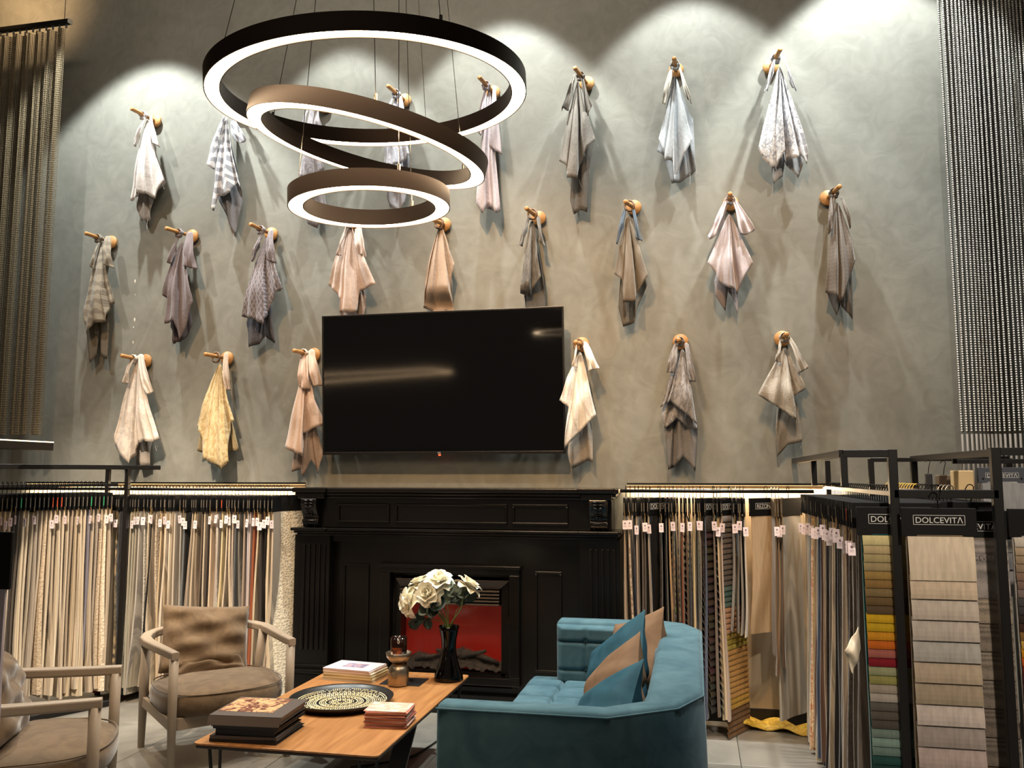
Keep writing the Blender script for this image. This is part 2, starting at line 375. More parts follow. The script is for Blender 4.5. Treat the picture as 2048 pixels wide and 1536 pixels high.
for k in range(5):
    z = zt-.066-k*.021
    MB().box((gx0, -.165, z-.011), (gx1, -.12, z), M=None).build('louvre_slat', mat('slat metal', (105, 95, 86), .35, .8), FP, bevel=.002)
part('firebox', [((gx0-.03, -.12, zb-.02), (gx1+.03, -.115, zb)), ((gx0-.04, .0, zb-.05), (gx1+.04, .005, zt)), ((gx0-.05, -.12, zb-.03), (gx0-.005, 0, zt)), ((gx1+.005, -.12, zb-.03), (gx1+.05, 0, zt)), ((gx0, -.12, zg), (gx1, 0, zg+.01))], bevel=0)
MB().box((gx0, -.03, zb), (gx1, -.02, zg)).build('flame_screen', mat('red flame screen', (132, 20, 8), .4, emit=.1), FP)
lg = MB()
def ember(u, v):
    x = gx0+(gx1-gx0)*u; hh = .05+.075*math.exp(-((u-.58)/.25)**2)+.035*math.exp(-((u-.15)/.1)**2)
    return (x, -.118+.085*v, zb+hh*math.sin(math.pi*min(v*.7+.05, .5))+.012*math.sin(u*41+v*9)*math.sin(v*7+u*13)+.006*math.sin(u*97))
lg.grid(ember, 60, 12)
stuff(lg.build('ember_bed', mat('charred logs', (62, 54, 48), .8, kind='suede', c2=(26, 22, 20), scale=4, bump=.6), FP, smooth=True))
for k, (u, v, a, ln) in enumerate(((.25, .3, 12, .16), (.5, .35, -9, .2), (.72, .25, 16, .18), (.88, .3, -14, .13))):
    x = gx0+(gx1-gx0)*u; z = zb+.075+.03*(k in (1, 2)); dx = ln/2*math.cos(R(a)); dz = ln/2*math.sin(R(a))
    MB().tube([(x-dx, -.10, z-dz), (x-dx*.3, -.105, z-dz*.3+.008), (x+dx*.4, -.10, z+dz*.4), (x+dx, -.095, z+dz)], [.011, .017, .015, .009], 8).build('fake_log', mat('charred logs', (0, 0, 0)), FP, smooth=True)
MB().box((gx0, -.128, zb), (gx1, -.125, zg)).build('glass_pane', mat('clear glass', (255, 255, 255), .02, trans=1, alpha=.16, spec=.6), FP)

# ================================================================= WALL PEGS AND DRAPED CLOTHS
crops = {'A': (0, 0, 3.0), 'B': (380, 0, 2.926), 'C': (1080, 60, 3.2), 'D': (140, 420, 2.844), 'E': (640, 380, 2.648), 'G': (1100, 380, 2.648)}
def drape(root, panels, crop, m, m2, name='drape', seed=0):
    ox, oy, s = crops[crop]; rnd = random.Random(seed)
    mb = MB(); uvs = []
    Y0 = {'m': -.105, 'l': -.125, 'r': -.125, 'b': -.055, 'n': -.085, 'L': -.1, 'Rr': -.1}
    for lay, ax, ay, aw, pts in panels:
        y0 = Y0[lay]; A = {'m': .075, 'b': .05, 'n': .05}.get(lay, .05)
        P = []
        for q in pts:
            w_ = at(ox+q[0]/s, oy+q[1]/s, y0-.03); P.append((w_.x, w_.z, q[2] if len(q) > 2 else .4))
        ap = at(ox+ax/s, oy+ay/s, y0-.03); tw_ = max(aw, 8)/s/330
        # sample the hem
        samp = []
        for i in range(len(P)-1):
            for k in range(7):
                f = k/7; g = (1-math.cos(math.pi*f))/2
                samp.append((P[i][0]*(1-f)+P[i+1][0]*f, P[i][1]*(1-f)+P[i+1][1]*f, P[i][2]*(1-g)+P[i+1][2]*g))
        samp.append(P[-1]); nu = len(samp)-1; nv = 22
        ph = rnd.random()*6; nf = max(2, int(abs(P[-1][0]-P[0][0])/.05))
        xs = [q[0] for q in samp]; xmin, xmax = min(xs), max(xs)
        base = len(mb.v); V = []
        for j in range(nv+1):
            v = j/nv
            for i, (bx_, bz_, dd) in enumerate(samp):
                u = i/nu
                uu = (bx_-xmin)/(xmax-xmin+1e-6)
                fx_ = v**.92
                x = (ap.x+(uu-.5)*tw_)*(1-fx_)+bx_*fx_
                z = ap.z*(1-v)+bz_*v
                x += .006*math.sin(v*5+ph+u*3)*v
                sag = math.sin(math.pi*min(1, v*1.0))*.012
                y = y0-dd*A*min(1, v*1.6)**.8-.011*math.sin(u*nf*6.28+ph)*(.25+.75*v)-sag
                y += .006*math.sin(v*11+u*7+ph)*v
                if v < .12 and lay != 'b': z += .012*(1-v/.12)*math.cos((uu-.5)*3)
                if seed in (12, 13, 14, 19) and -2.54 < x < -.78 and z < 2.74: y = y+(max(y, -.075)-y)*min(1, max(0, (2.74-z)/.09)) if seed != 19 else y+(max(y, -.075)-y)*min(1, max(0, (x+2.54)/.05))
                if seed == 20 and x < -.76: y -= .05*min(1, (-.76-x)/.03)
                V.append((x-root.location.x, y-root.location.y, z-root.location.z)); uvs.append((uu*(xmax-xmin+.25)+ph, z))
        fs = [(j*(nu+1)+i, (j+1)*(nu+1)+i, (j+1)*(nu+1)+i+1, j*(nu+1)+i+1) for j in range(nv) for i in range(nu)]
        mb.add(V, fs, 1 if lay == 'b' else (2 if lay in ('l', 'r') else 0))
    return mb, uvs
CL = []
def cloth(crop, peg_disc, peg_tip, base, kind, c2, panels, label, flap=None, scale=1, ring=False, threads=0, rough=.85):
    CL.append((crop, peg_disc, peg_tip, base, kind, c2, panels, label, flap, scale, ring, threads, rough))
cloth('A', (312, 243), (262, 217), (214, 208, 204), 'fabric', (200, 194, 192), [('b', 870, 730, 10, [(805,1200,.1),(850,1325,.5),(888,1318,.2),(912,1190,.4),(984,1090,.3)]),
  ('m', 870, 720, 14, [(780,1195,.3),(802,1212,.6),(822,1180,.2),(850,1168,1),(898,1170,.9),(920,1185,.2),(985,1080,.5)]), ('l', 862, 700, 10, [(795,875,.4),(818,880,.9),(838,828,.3)]), ('r', 892, 692, 20, [(905,855,.3),(925,868,.9),(960,885,.4)])],
  'pale warm grey cloth with shade-darkened tail draped on the leftmost peg of the top row', threads=3)
cloth('A', (478, 228), None, (150, 152, 160), 'bands', (212, 212, 216), [('b', 1350, 730, 10, [(1305,1190,.1),(1350,1290,.4),(1400,1410,.5),(1440,1250,.2),(1447,1140,.4)]),
  ('m', 1345, 700, 14, [(1265,1235,.3),(1300,1275,.8),(1316,1175,.3),(1400,1170,1),(1421,1070,.3),(1445,1130,.6)]), ('l', 1330, 695, 14, [(1230,978,.5),(1288,1018,.7),(1302,950,.3)]), ('r', 1385, 695, 20, [(1410,842,.8),(1440,860,.4),(1480,838,.5)])],
  'grey cloth with white zigzag bands, second peg from the left in the top row', threads=3)
cloth('B', (650, 214), None, (184, 180, 186), 'mottle', (150, 148, 156), [('b', 700, 640, 12, [(650,1200,.1),(690,1310,.5),(735,1330,.3),(800,1250,.4)]),
  ('m', 700, 620, 16, [(640,1030,.3),(680,1052,.8),(740,1020,.4),(792,1000,.8)]), ('l', 685, 620, 10, [(650,760,.5),(672,800,.7)]), ('r', 735, 620, 18, [(735,760,.8),(775,775,.4)])],
  'lilac grey figured cloth on the peg seen inside the largest chandelier ring, left side')
cloth('B', (810, 202), (775, 171), (206, 206, 216), 'mottle', (176, 178, 190), [('b', 1200, 600, 12, [(1145,1150,.1),(1160,1205,.4),(1215,1242,.5),(1250,1190,.2),(1285,930,.4)]),
  ('m', 1195, 570, 14, [(1125,960,.3),(1190,985,.9),(1250,950,.4),(1292,905,.6)]), ('l', 1180, 560, 10, [(1135,720,.5),(1165,760,.8)]), ('r', 1225, 560, 18, [(1225,720,.8),(1270,735,.4)])],
  'pale blue grey cloth on the fourth peg of the top row, behind the chandelier cables')
cloth('B', (987, 186), (958, 154), (196, 188, 194), 'fabric', (178, 170, 178), [('b', 1745, 540, 12, [(1700,1000,.1),(1730,1215,.3),(1790,1240,.3),(1812,1200,.4)]),
  ('m', 1745, 520, 14, [(1678,1190,.3),(1715,1255,.9),(1745,1200,.2),(1795,1258,.7),(1812,1225,.3)]), ('l', 1725, 515, 14, [(1678,770,.5),(1705,805,.9),(1730,700,.3)]), ('r', 1775, 515, 20, [(1758,868,.9),(1822,905,.4)])],
  'mauve grey cloth on the peg seen through the right edge of the largest chandelier ring', ring=False)
cloth('C', (1174, 168), (1149, 135), (140, 136, 130), 'fabric', (122, 118, 113), [('b', 240, 360, 10, [(188,980,.1),(192,1090,.3),(215,1178,.4),(258,1150,.2),(305,1162,.5),(320,900,.3),(345,720,.4)]),
  ('m', 238, 330, 14, [(118,830,.3),(175,880,.7),(184,960,.9),(248,965,1),(252,870,.1),(300,770,.7),(356,700,.4)]), ('l', 215, 280, 14, [(138,512,.4),(152,498,.7),(186,516,.5),(212,400,.3)]), ('r', 262, 280, 16, [(285,475,.8),(305,548,.4),(328,478,.5)])],
  'dark taupe cloth with frayed hem, first peg right of the chandelier', threads=6)
cloth('C', (1352, 142), (1348, 116), (182, 188, 194), 'fabric', (166, 173, 180), [('b', 870, 330, 12, [(748,768,.3),(798,800,.1),(850,985,.5),(905,968,.3),(960,930,.2),(998,900,.6),(980,570,.3)]),
  ('m', 865, 290, 14, [(760,690,.3),(800,790,.5),(808,850,.9),(855,845,1),(862,965,.2),(915,820,.5),(976,705,.7)]), ('l', 842, 228, 14, [(775,455,.4),(800,487,.7),(846,340,.3)]), ('r', 890, 225, 14, [(935,435,.7),(970,475,.5)])],
  'light blue grey cloth with cream flaps on the second peg from the right, top row', flap=(214, 212, 204), threads=4)
cloth('C', (1541, 135), (1561, 98), (222, 222, 224), 'mottle', (160, 162, 170), [('b', 1535, 300, 12, [(1478,880,.1),(1492,980,.4),(1550,930,.3),(1562,840,.1),(1590,880,.3),(1655,945,.5),(1690,850,.4)]),
  ('m', 1535, 235, 16, [(1398,770,.3),(1430,830,.6),(1490,882,.2),(1506,878,.3),(1558,790,1),(1572,830,.1),(1640,835,.9),(1665,800,.2),(1700,862,.6),(1714,790,.5)]), ('l', 1508, 160, 12, [(1428,395,.5),(1460,395,.8),(1503,262,.3)]), ('r', 1560, 160, 12, [(1602,350,.7),(1636,390,.4)])],
  'white cloth with grey speckles on the rightmost peg of the top row', threads=8, scale=2.2)
cloth('D', (224, 485), (170, 466), (150, 143, 130), 'bands', (126, 119, 108), [('b', 165, 210, 12, [(88,700,.1),(100,868,.5),(140,820,.2),(156,660,.2),(175,830,.4),(205,850,.6),(220,650,.3)]),
  ('m', 165, 185, 14, [(78,560,.3),(96,705,.4),(150,650,.9),(215,640,.8),(217,540,.2),(255,530,.5)]), ('l', 155, 175, 10, [(118,325,.5),(142,342,.7)]), ('r', 200, 150, 50, [(192,300,.6),(215,320,.9),(250,330,.6)])],
  'taupe watered-pattern cloth on the leftmost peg of the middle row', threads=5)
cloth('D', (386, 473), (331, 456), (126, 118, 122), 'plain', (112, 104, 108), [('b', 625, 220, 12, [(555,660,.1),(580,760,.4),(606,750,.2),(650,740,.6),(696,650,.3)]),
  ('m', 625, 180, 14, [(520,485,.3),(550,512,.2),(545,650,.6),(612,635,1),(620,742,.2),(715,520,.7)]), ('l', 605, 155, 12, [(555,300,.5),(575,310,.8),(602,220,.3)]), ('r', 668, 125, 46, [(652,320,.9),(690,330,.7),(720,335,.6)])],
  'plain dark mauve grey cloth on the second peg from the left, middle row')
cloth('D', (544, 469), (500, 448), (112, 111, 118), 'diamond', (150, 142, 148), [('b', 1105, 200, 12, [(985,640,.1),(1015,780,.4),(1070,760,.3),(1110,720,.2),(1165,760,.4),(1118,655,.3)]),
  ('m', 1105, 160, 14, [(968,605,.3),(1050,625,.9),(1110,655,.9),(1122,580,.2),(1180,470,.6),(1220,450,.6)]), ('l', 1085, 128, 14, [(1022,275,.5),(1045,298,.8),(1075,210,.3)]), ('r', 1132, 115, 36, [(1130,290,.8),(1175,305,.5)])],
  'slate cloth with diamond lattice weave on the third peg of the middle row', threads=4)
cloth('E', (712, 458), None, (206, 188, 178), 'plain', (192, 174, 166), [('b', 150, 230, 12, [(78,545,.1),(105,690,.3),(232,690,.3),(242,560,.2)]),
  ('m', 150, 190, 16, [(35,500,.3),(75,540,.2),(118,590,.5),(112,650,.6),(155,655,1),(197,650,.5),(212,530,.2),(303,500,.6)]), ('l', 130, 195, 12, [(88,345,.5),(112,350,.8)]), ('r', 195, 200, 44, [(200,340,.8),(225,345,.6),(250,360,.5)])],
  'plain dusty pink cloth above the left half of the television')
cloth('E', (889, 450), (868, 440), (176, 158, 142), 'fabric', (160, 142, 128), [('b', 632, 230, 12, [(560,560,.1),(590,660,.3),(690,660,.3),(705,500,.2)]),
  ('m', 632, 190, 20, [(545,500,.3),(560,535,.5),(535,615,.5),(592,635,.8),(600,690,.6),(705,690,.7),(690,500,.2),(716,390,.6)])],
  'fawn cloth in a ring above the middle of the television', ring=True)
cloth('E', (1078, 437), (1052, 416), (120, 118, 114), 'mottle', (100, 99, 97), [('b', 1120, 200, 12, [(1078,560,.1),(1085,650,.4),(1190,650,.3),(1186,480,.3)]),
  ('m', 1120, 165, 20, [(1060,490,.3),(1060,545,.5),(1115,560,.9),(1122,530,.1),(1175,460,.7)]), ('l', 1100, 140, 12, [(1048,290,.5),(1076,302,.8),(1098,210,.3)]), ('r', 1150, 140, 20, [(1165,270,.7),(1190,300,.4)])],
  'dark charcoal cloth in a ring above the right end of the television', ring=True)
cloth('G', (1198+70, 380+95/2.648), (1250, 403), (140, 132, 120), 'weave', (112, 106, 98), [('b', 410, 180, 12, [(378,500,.1),(362,620,.3),(385,725,.5),(440,700,.3),(458,620,.2),(512,500,.3)]),
  ('m', 410, 140, 16, [(338,440,.3),(385,480,.5),(396,600,.8),(460,600,1),(464,545,.2),(523,450,.6)]), ('l', 392, 105, 14, [(345,280,.5),(360,290,.8),(392,190,.3)]), ('r', 440, 100, 18, [(460,260,.8),(485,270,.5)])],
  'brown grey tweed cloth with denim blue flaps in the middle row', flap=(100, 114, 130), threads=6, ring=True)
cloth('G', (1461, 408), (1460, 387), (190, 182, 186), 'plain', (178, 170, 175), [('b', 950, 200, 12, [(875,480,.1),(878,560,.5),(932,640,.5),(945,530,.1),(962,560,.2),(990,655,.4),(992,540,.3)]),
  ('m', 950, 130, 16, [(838,385,.3),(880,440,.5),(895,490,.5),(945,525,1),(976,530,.9),(986,545,.1),(1020,470,.6),(1070,390,.5)]), ('l', 935, 50, 22, [(835,240,.4),(850,262,.3),(885,240,.9),(925,160,.3)]), ('r', 978, 50, 22, [(1008,240,.9),(1045,235,.7),(1083,212,.5)])],
  'pale lilac grey satin cloth with wide rounded flaps on the right of the middle row', threads=3)
cloth('G', (1655, 397), (1680, 372), (136, 130, 125), 'herring', (112, 107, 103), [('b', 1525, 120, 12, [(1465,540,.1),(1515,662,.5),(1535,600,.2),(1570,650,.4),(1605,682,.5),(1603,450,.3)]),
  ('m', 1525, 70, 16, [(1453,540,.3),(1500,560,.8),(1535,592,.1),(1550,578,.9),(1600,440,.5),(1622,372,.4)]), ('l', 1498, 18, 18, [(1468,235,.5),(1490,210,.8),(1512,120,.3)]), ('r', 1548, 35, 14, [(1582,205,.6),(1600,188,.5)])],
  'taupe herringbone cloth on the rightmost peg of the middle row', threads=4)
cloth('D', (293, 722), (242, 711), (206, 196, 186), 'mottle', (188, 180, 172), [('b', 375, 900, 12, [(362,1425,.2),(400,1455,.5),(450,1455,.5),(462,1320,.3)]),
  ('m', 375, 850, 20, [(258,1240,.2),(250,1330,.3),(345,1445,.7),(366,1390,.1),(382,1342,.4),(430,1315,1),(490,1320,.8),(512,1300,.6)]), ('l', 348, 830, 30, [(300,985,.5),(335,990,.8)]), ('r', 388, 825, 46, [(445,1050,.8),(478,1035,.5)])],
  'ivory cloth with long flaps on the leftmost peg of the bottom row', threads=5)
cloth('D', (456, 717), (409, 708), (206, 188, 148), 'mottle', (180, 158, 116), [('b', 840, 920, 12, [(726,1370,.4),(770,1395,.3),(900,1372,.2),(957,1368,.5),(915,1210,.3)]),
  ('m', 840, 880, 18, [(710,1230,.3),(745,1270,.5),(776,1422,.6),(800,1425,.8),(885,1475,1),(915,1430,.8),(905,1212,.2),(937,1200,.5)]), ('r', 876, 815, 34, [(893,1025,.8),(915,1028,.4)])],
  'golden jacquard cloth in a ring on the second peg of the bottom row', flap=(190, 172, 156), ring=True, scale=1.6)
cloth('D', (629, 710), (587, 701), (206, 182, 166), 'plain', (192, 168, 152), [('b', 1335, 1000, 12, [(1258,1380,.3),(1265,1490,.5),(1315,1470,.2),(1325,1515,.6),(1375,1420,.3),(1410,1502,.5),(1436,1390,.3)]),
  ('m', 1335, 880, 20, [(1215,1350,.3),(1290,1380,.7),(1345,1402,.9),(1320,1275,.3),(1436,1218,.6)]), ('l', 1325, 820, 50, [(1296,1005,.6),(1335,1020,.9),(1375,1018,.8)]), ('r', 1365, 798, 46, [(1385,1005,.9),(1425,995,.5)])],
  'peach pink cloth hanging against the left edge of the television')
cloth('G', (1164, 690), (1151, 684), (200, 192, 182), 'tartan', (220, 214, 206), [('b', 155, 900, 12, [(98,1395,.1),(125,1477,.5),(200,1432,.3),(226,1442,.4),(218,1240,.3)]),
  ('m', 155, 865, 18, [(52,1115,.3),(105,1152,.5),(88,1372,.7),(150,1300,.9),(248,1190,.6)]), ('r', 182, 808, 30, [(205,962,.8),(262,942,.4)]), ('l', 140, 820, 10, [(118,930,.5),(138,940,.8)])],
  'pale greige cloth with faint white lines hanging against the right edge of the television', ring=True)
cloth('G', (1361, 684), (1357, 679), (146, 144, 144), 'mottle', (112, 110, 112), [('b', 690, 900, 12, [(605,1255,.1),(625,1482,.4),(650,1470,.2),(700,1410,.7),(765,1490,.5),(782,1250,.3)]), ('n', 690, 880, 12, [(585,1180,.3),(610,1262,.3),(680,1212,.8),(740,1262,.6),(785,1270,.5)]),
  ('m', 700, 850, 20, [(580,1150,.3),(615,1132,.3),(640,1120,.7),(740,1200,1),(782,1242,.6)]), ('l', 668, 815, 24, [(612,965,.5),(665,970,.8)]), ('r', 722, 815, 24, [(740,1015,.8),(770,1015,.4)])],
  'layered grey leaf-print cloth on the middle peg right of the television', scale=1.6)
cloth('G', (1564, 678), (1574, 668), (176, 170, 160), 'mottle', (150, 144, 136), [('b', 1245, 900, 12, [(1205,1160,.1),(1200,1290,.4),(1210,1412,.5),(1260,1350,.3),(1335,1333,.5),(1312,1150,.3)]),
  ('m', 1245, 840, 20, [(1103,1085,.3),(1200,1150,.7),(1295,1220,1),(1288,1090,.2),(1348,1055,.6)]), ('l', 1222, 800, 14, [(1196,905,.5),(1215,915,.8)]), ('r', 1272, 785, 24, [(1320,975,.8),(1366,940,.4)])],
  'warm grey marbled cloth on the rightmost peg of the bottom row', threads=3, scale=.7)
prow = ['top', 'middle', 'bottom']
for i, (crop, disc, tip, base, kind, c2, panels, label, flap, sc_, ring, threads, rough) in enumerate(CL):
    P = at(disc[0], disc[1], -.012)
    if tip is None: tip_w = P+Vector((0, -.225, .03))
    else: tip_w = at(tip[0], tip[1], -.235)
    row = 0 if i < 8 else (1 if i < 17 else 2)
    kth = i - (0, 8, 17)[row]
    ordn = ['first', 'second', 'third', 'fourth', 'fifth', 'sixth', 'seventh', 'eighth', 'ninth'][kth]
    pg = thing('wall_peg', 'round beech wood wall peg, %s from the left in the %s row' % (ordn, prow[row]), 'peg', P, group=None)
    dk = MB(); prof = [(0, -.001), (.046, -.001), (.05, .006), (.05, .014), (.046, .02), (0, .022)]
    dk.lathe(prof, 28); do = dk.build('base_disc', OAK, pg, smooth=True); do.rotation_euler = (R(90), 0, 0)
    dv = tip_w-P
    rr_ = .0145
    MB().tube([Vector((0, 0, 0)), dv*.96, dv*.99, dv], [rr_*.86, rr_, rr_*.9, rr_*.6], 14).build('rod', OAK, pg, smooth=True)
    root = thing('draped_cloth', label, 'cloth', P+Vector((0, -.1, 0)))
    m1 = mat('cloth %d' % i, base, rough, kind=kind if kind != 'plain' else 'fabric', c2=c2, scale=sc_, bump=.25, sheen=.25, coord='UV', spec=.2)
    m2 = mat('cloth shaded back %d' % i, tuple(v*.78 for v in base), rough, kind='fabric', c2=tuple(v*.7 for v in base), bump=.2, coord='UV', spec=.2)  # darker copy of the cloth colour: shade painted on the back layer
    m3 = mat('cloth flap %d' % i, flap, rough, kind='fabric', c2=tuple(v*.85 for v in flap), bump=.25, coord='UV', spec=.2) if flap else m1
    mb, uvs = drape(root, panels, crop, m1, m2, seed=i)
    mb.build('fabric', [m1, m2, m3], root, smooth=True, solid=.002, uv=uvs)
    ox, oy, s = crops[crop]
    # knotted gather where the cloth goes over the rod
    ax, ay = [(p[1], p[2]) for p in panels if p[0] == 'm'][0]
    g = at(ox+ax/s, oy+(ay-4)/s, -.12)-Vector(root.location)
    kn = MB()
    t_ = max(0, min(1, (.115)/abs(dv.y))); rc = (P+dv*t_)-Vector(root.location)
    rad = .021 if not ring else .030
    pts = [rc+Vector((rad*math.sin(a_), .004*math.sin(3*a_), -.008+rad*math.cos(a_)*1.15)) for a_ in [2*math.pi*k/18 for k in range(19)]]
    kn.tube(pts, .007 if ring else [.011+.003*math.sin(k*1.9) for k in range(19)], 8)
    kn.build('hanging_ring' if ring else 'gathered_loop', mat('ring wood', (112, 84, 62), .5) if ring else m1, root, smooth=True)
    if not ring:
        cp = MB(); wz = .05
        cp.grid(lambda u, v: (rc.x+(rad+.004)*math.sin((u-.5)*3.4)*1.05, rc.y-.02+v*.045, rc.z-.006+(rad+.006)*math.cos((u-.5)*3.4)), 12, 4)
        cp.build('fold_over_rod', m3, root, smooth=True, solid=.003)
    if threads:
        th = MB(); rnd = random.Random(i+99)
        bp = [p for p in panels if p[0] == 'b'][0][4]+[p for p in panels if p[0] == 'm'][0][4][1:]
        for k in range(threads):
            q = rnd.choice(bp); w_ = at(ox+q[0]/s, oy+q[1]/s, -.12)-Vector(root.location); ln = rnd.uniform(.03, .09)
            th.tube([w_+Vector((0, 0, .01)), w_+Vector((rnd.uniform(-.01, .01), -.003, -ln*.5)), w_+Vector((rnd.uniform(-.015, .02), -.004, -ln))], .0009, 4)
        stuff(th.build('loose_threads', m1, root))
# small plaster patches left on the wall
pt = MB()
for (x, y, r_) in ((270, 563, .012), (269, 640, .013), (266, 685, .010), (270, 590, .005), (267, 655, .006)):
    p = at(x, y, 0); pt.lathe([(0, .002), (r_*.7, .0015), (r_, 0)], 9, (0, 0, 0)); n = 27
    for k in range(len(pt.v)-n, len(pt.v)):
        v = pt.v[k]; pt.v[k] = (p.x+v[0]*.55, -v[2], p.z+v[1]*1.4)
tag(pt.build('filler_patch', mat('white filler', (212, 210, 200), .8)), 'small white filler marks on the grey wall left of the mauve cloth', 'wall mark')
#@@NEXT
# ================================================================= HANGING FABRIC SAMPLES
ONES = ['', 'first', 'second', 'third', 'fourth', 'fifth', 'sixth', 'seventh', 'eighth', 'ninth', 'tenth', 'eleventh', 'twelfth', 'thirteenth', 'fourteenth', 'fifteenth', 'sixteenth', 'seventeenth', 'eighteenth', 'nineteenth']
def ordw(n):
    if n < 20: return ONES[n]
    t = {2: 'twent', 3: 'thirt', 4: 'fort', 5: 'fift', 6: 'sixt'}[n//10]
    return t+'ieth' if n % 10 == 0 else t+'y-'+ONES[n % 10]
LOGO = mat('logo silver', (205, 203, 198), .5)
MET = mat('rivet', (150, 150, 150), .35, .8)
_hk = {}
def slab(W_, L_, t0, t1, lean, amp, ph, skew=0, nz=16, nx=6, pinch=1.0):
    mb = MB(); ring = 2*(nx+1); V = []
    for j in range(nz+1):
        v = j/nz; t = t0+(t1-t0)*v**.7
        wv = W_*(pinch+(1-pinch)*v)
        for side in (0, 1):
            for i in range(nx+1):
                u = i/nx if side == 0 else 1-i/nx
                x = (u-.5)*wv+skew*v
                mid = lean*v*v*(.4+.6*(1-u))+amp*math.sin(v*4.5+ph)*v+amp*.7*math.sin(u*7+ph*2)*v
                x += .004*math.sin(v*9+ph)*v
                y = mid+(-t/2 if side == 0 else t/2)*(1 if 0 < i < nx else .6)
                V.append((x, y, -v*L_))
    fs = []
    for j in range(nz):
        for k in range(ring):
            k2 = (k+1) % ring; fs.append((j*ring+k, (j+1)*ring+k, (j+1)*ring+k2, j*ring+k2))
    fs += [tuple(range(ring)), tuple(nz*ring+k for k in range(ring-1, -1, -1))]
    return mb.add(V, fs)
def curl(W_, h, out, t=.0016):           # one bent swatch of a waterfall book, hinged at its top edge
    mb = MB(); n = 5; V = []
    for i in range(n+1):
        v = i/n; y = -out*(math.sin(v*math.pi*.62)); z = -h*v
        for x in (-W_/2, W_/2): V += [(x, y-t, z), (x, y, z)]
    fs = []
    for i in range(n):
        a = i*4; b = a+4; fs += [(a, b, b+2, a+2), (a+1, a+3, b+3, b+1), (a, a+1, b+1, b), (a+2, b+2, b+3, a+3)]
    fs += [(0, 2, 3, 1), (n*4, n*4+1, n*4+3, n*4+2)]
    return mb.add(V, fs)
TAGC = {}
def hang(loc, rz, label, group, col, W_=.33, L_=1.2, drop=.05, hh=.105, t0=.008, t1=.018, lean=0, amp=.006, kind='leaves', c2=None, hcol=None, tagz=True, txt=None, edge=None, cat='fabric sample', skew=0, swatches=None, hook=WIRE, tilt=0, pinch=1.0, ht=.012, tagside=-1, rough=.8, loop=.022, swk='fabric'):
    r = thing('fabric_sample', label, cat, loc, rz, group)
    if tilt: r.rotation_euler = (0, tilt, rz)
    key = (round(drop, 3), loop)
    pts = [(-loop*.9, 0, -.004)]+[(loop*.62*math.cos(a), 0, .006+loop*.62*math.sin(a)) for a in (2.9, 2.2, 1.57, .9, .3)]+[(loop*.5, 0, -.012), (.0, .0, -drop*.55), (0, 0, -drop)]
    if key not in _hk: _hk[key] = MB().tube(pts, .0023, 5).build('hook', hook, r)
    else:
        k = _hk[key].copy(); COL.objects.link(k); k.parent = r
        if hook is not WIRE: k.data = k.data.copy(); k.data.materials[0] = hook
    z0 = -drop
    hm = hcol or BLK2
    MB().box((-W_/2, -ht/2, z0-hh), (W_/2, ht/2, z0)).build('header_card', hm, r, bevel=.0015, seg=1)
    if edge:
        for sg in (-1,):
            MB().box((sg*W_/2-.0015, -ht*.18, z0-hh+.025), (sg*W_/2+.001, ht*.18, z0-.03)).build('edge_label', edge, r)
    Wf = W_*.9
    if kind == 'waterfall' or swatches: key2 = 'leaves'
    else: key2 = kind
    m = mat('sample %s %s' % (col, key2), col, rough, kind=key2, c2=c2 or tuple(v*(.92 if key2 == 'fabric' else .78) for v in col), bump=.0 if key2 == 'leaves' else .25, sheen=.2, spec=.2, scale=3 if key2 in ('mottle', 'weave') else 2)
    o = slab(Wf, L_, t0, t1, lean, amp, random.random()*6, skew, pinch=pinch).build('fabric', m, r, smooth=True)
    o.location = (0, 0, z0-hh+.006); k = o.modifiers.new('e', 'EDGE_SPLIT'); k.split_angle = R(50)
    if swatches:
        h, cols, out = swatches; z = z0-hh; first = True; cm = {}
        for ci, c in enumerate(cols):
            hx = h*(1.9 if first and h > .04 else 1); kx = (round(hx, 4), out)
            mm = mat('swatch %s %s' % (c, swk), c, .8, kind=swk, c2=tuple(v*(.86 if swk == 'fabric' else .62) for v in c), bump=.2, spec=.2, sheen=.2, scale=1 if swk == 'fabric' else 3)
            if kx not in cm: cm[kx] = curl(Wf*.97, hx*1.12, out)
            s_ = cm[kx]
            o = MB(); o.v, o.f, o.mi = s_.v, s_.f, s_.mi
            vv = min(1, (z0-hh-z)/L_); q = o.build('swatch', mm, r); q.location = (random.uniform(-.001, .001), -(t0+(t1-t0)*vv**.7)/2-.003, z); z -= hx; first = False
    if txt:
        s_, ty = txt if isinstance(txt, tuple) else (txt, .42)
        w_ = W_*.62
        lettering(s_, W_*.118, LOGO, r, (0, -ht/2-.0012, z0-hh*ty-.002), sx=1.0)
        f = MB(); hx, hz, zc, th = W_*.345, hh*.17, z0-hh*ty, W_*.006
        for a, b in (((-hx, 0, zc+hz-th), (hx, 0, zc+hz)), ((-hx, 0, zc-hz), (hx, 0, zc-hz+th)), ((-hx, 0, zc-hz), (-hx+th, 0, zc+hz)), ((hx-th, 0, zc-hz), (hx, 0, zc+hz))):
            f.box((a[0], -ht/2-.001, a[2]), (b[0], -ht/2+.0005, b[2]))
        f.build('logo_frame', LOGO, r)
        for sg in (-1, 1):
            MB().tube([(sg*W_*.4, -ht/2-.002, z0-hh*.72), (sg*W_*.4, ht/2, z0-hh*.72)], .0045, 10).build('rivet', MET if W_ > .4 else BLACK, r)
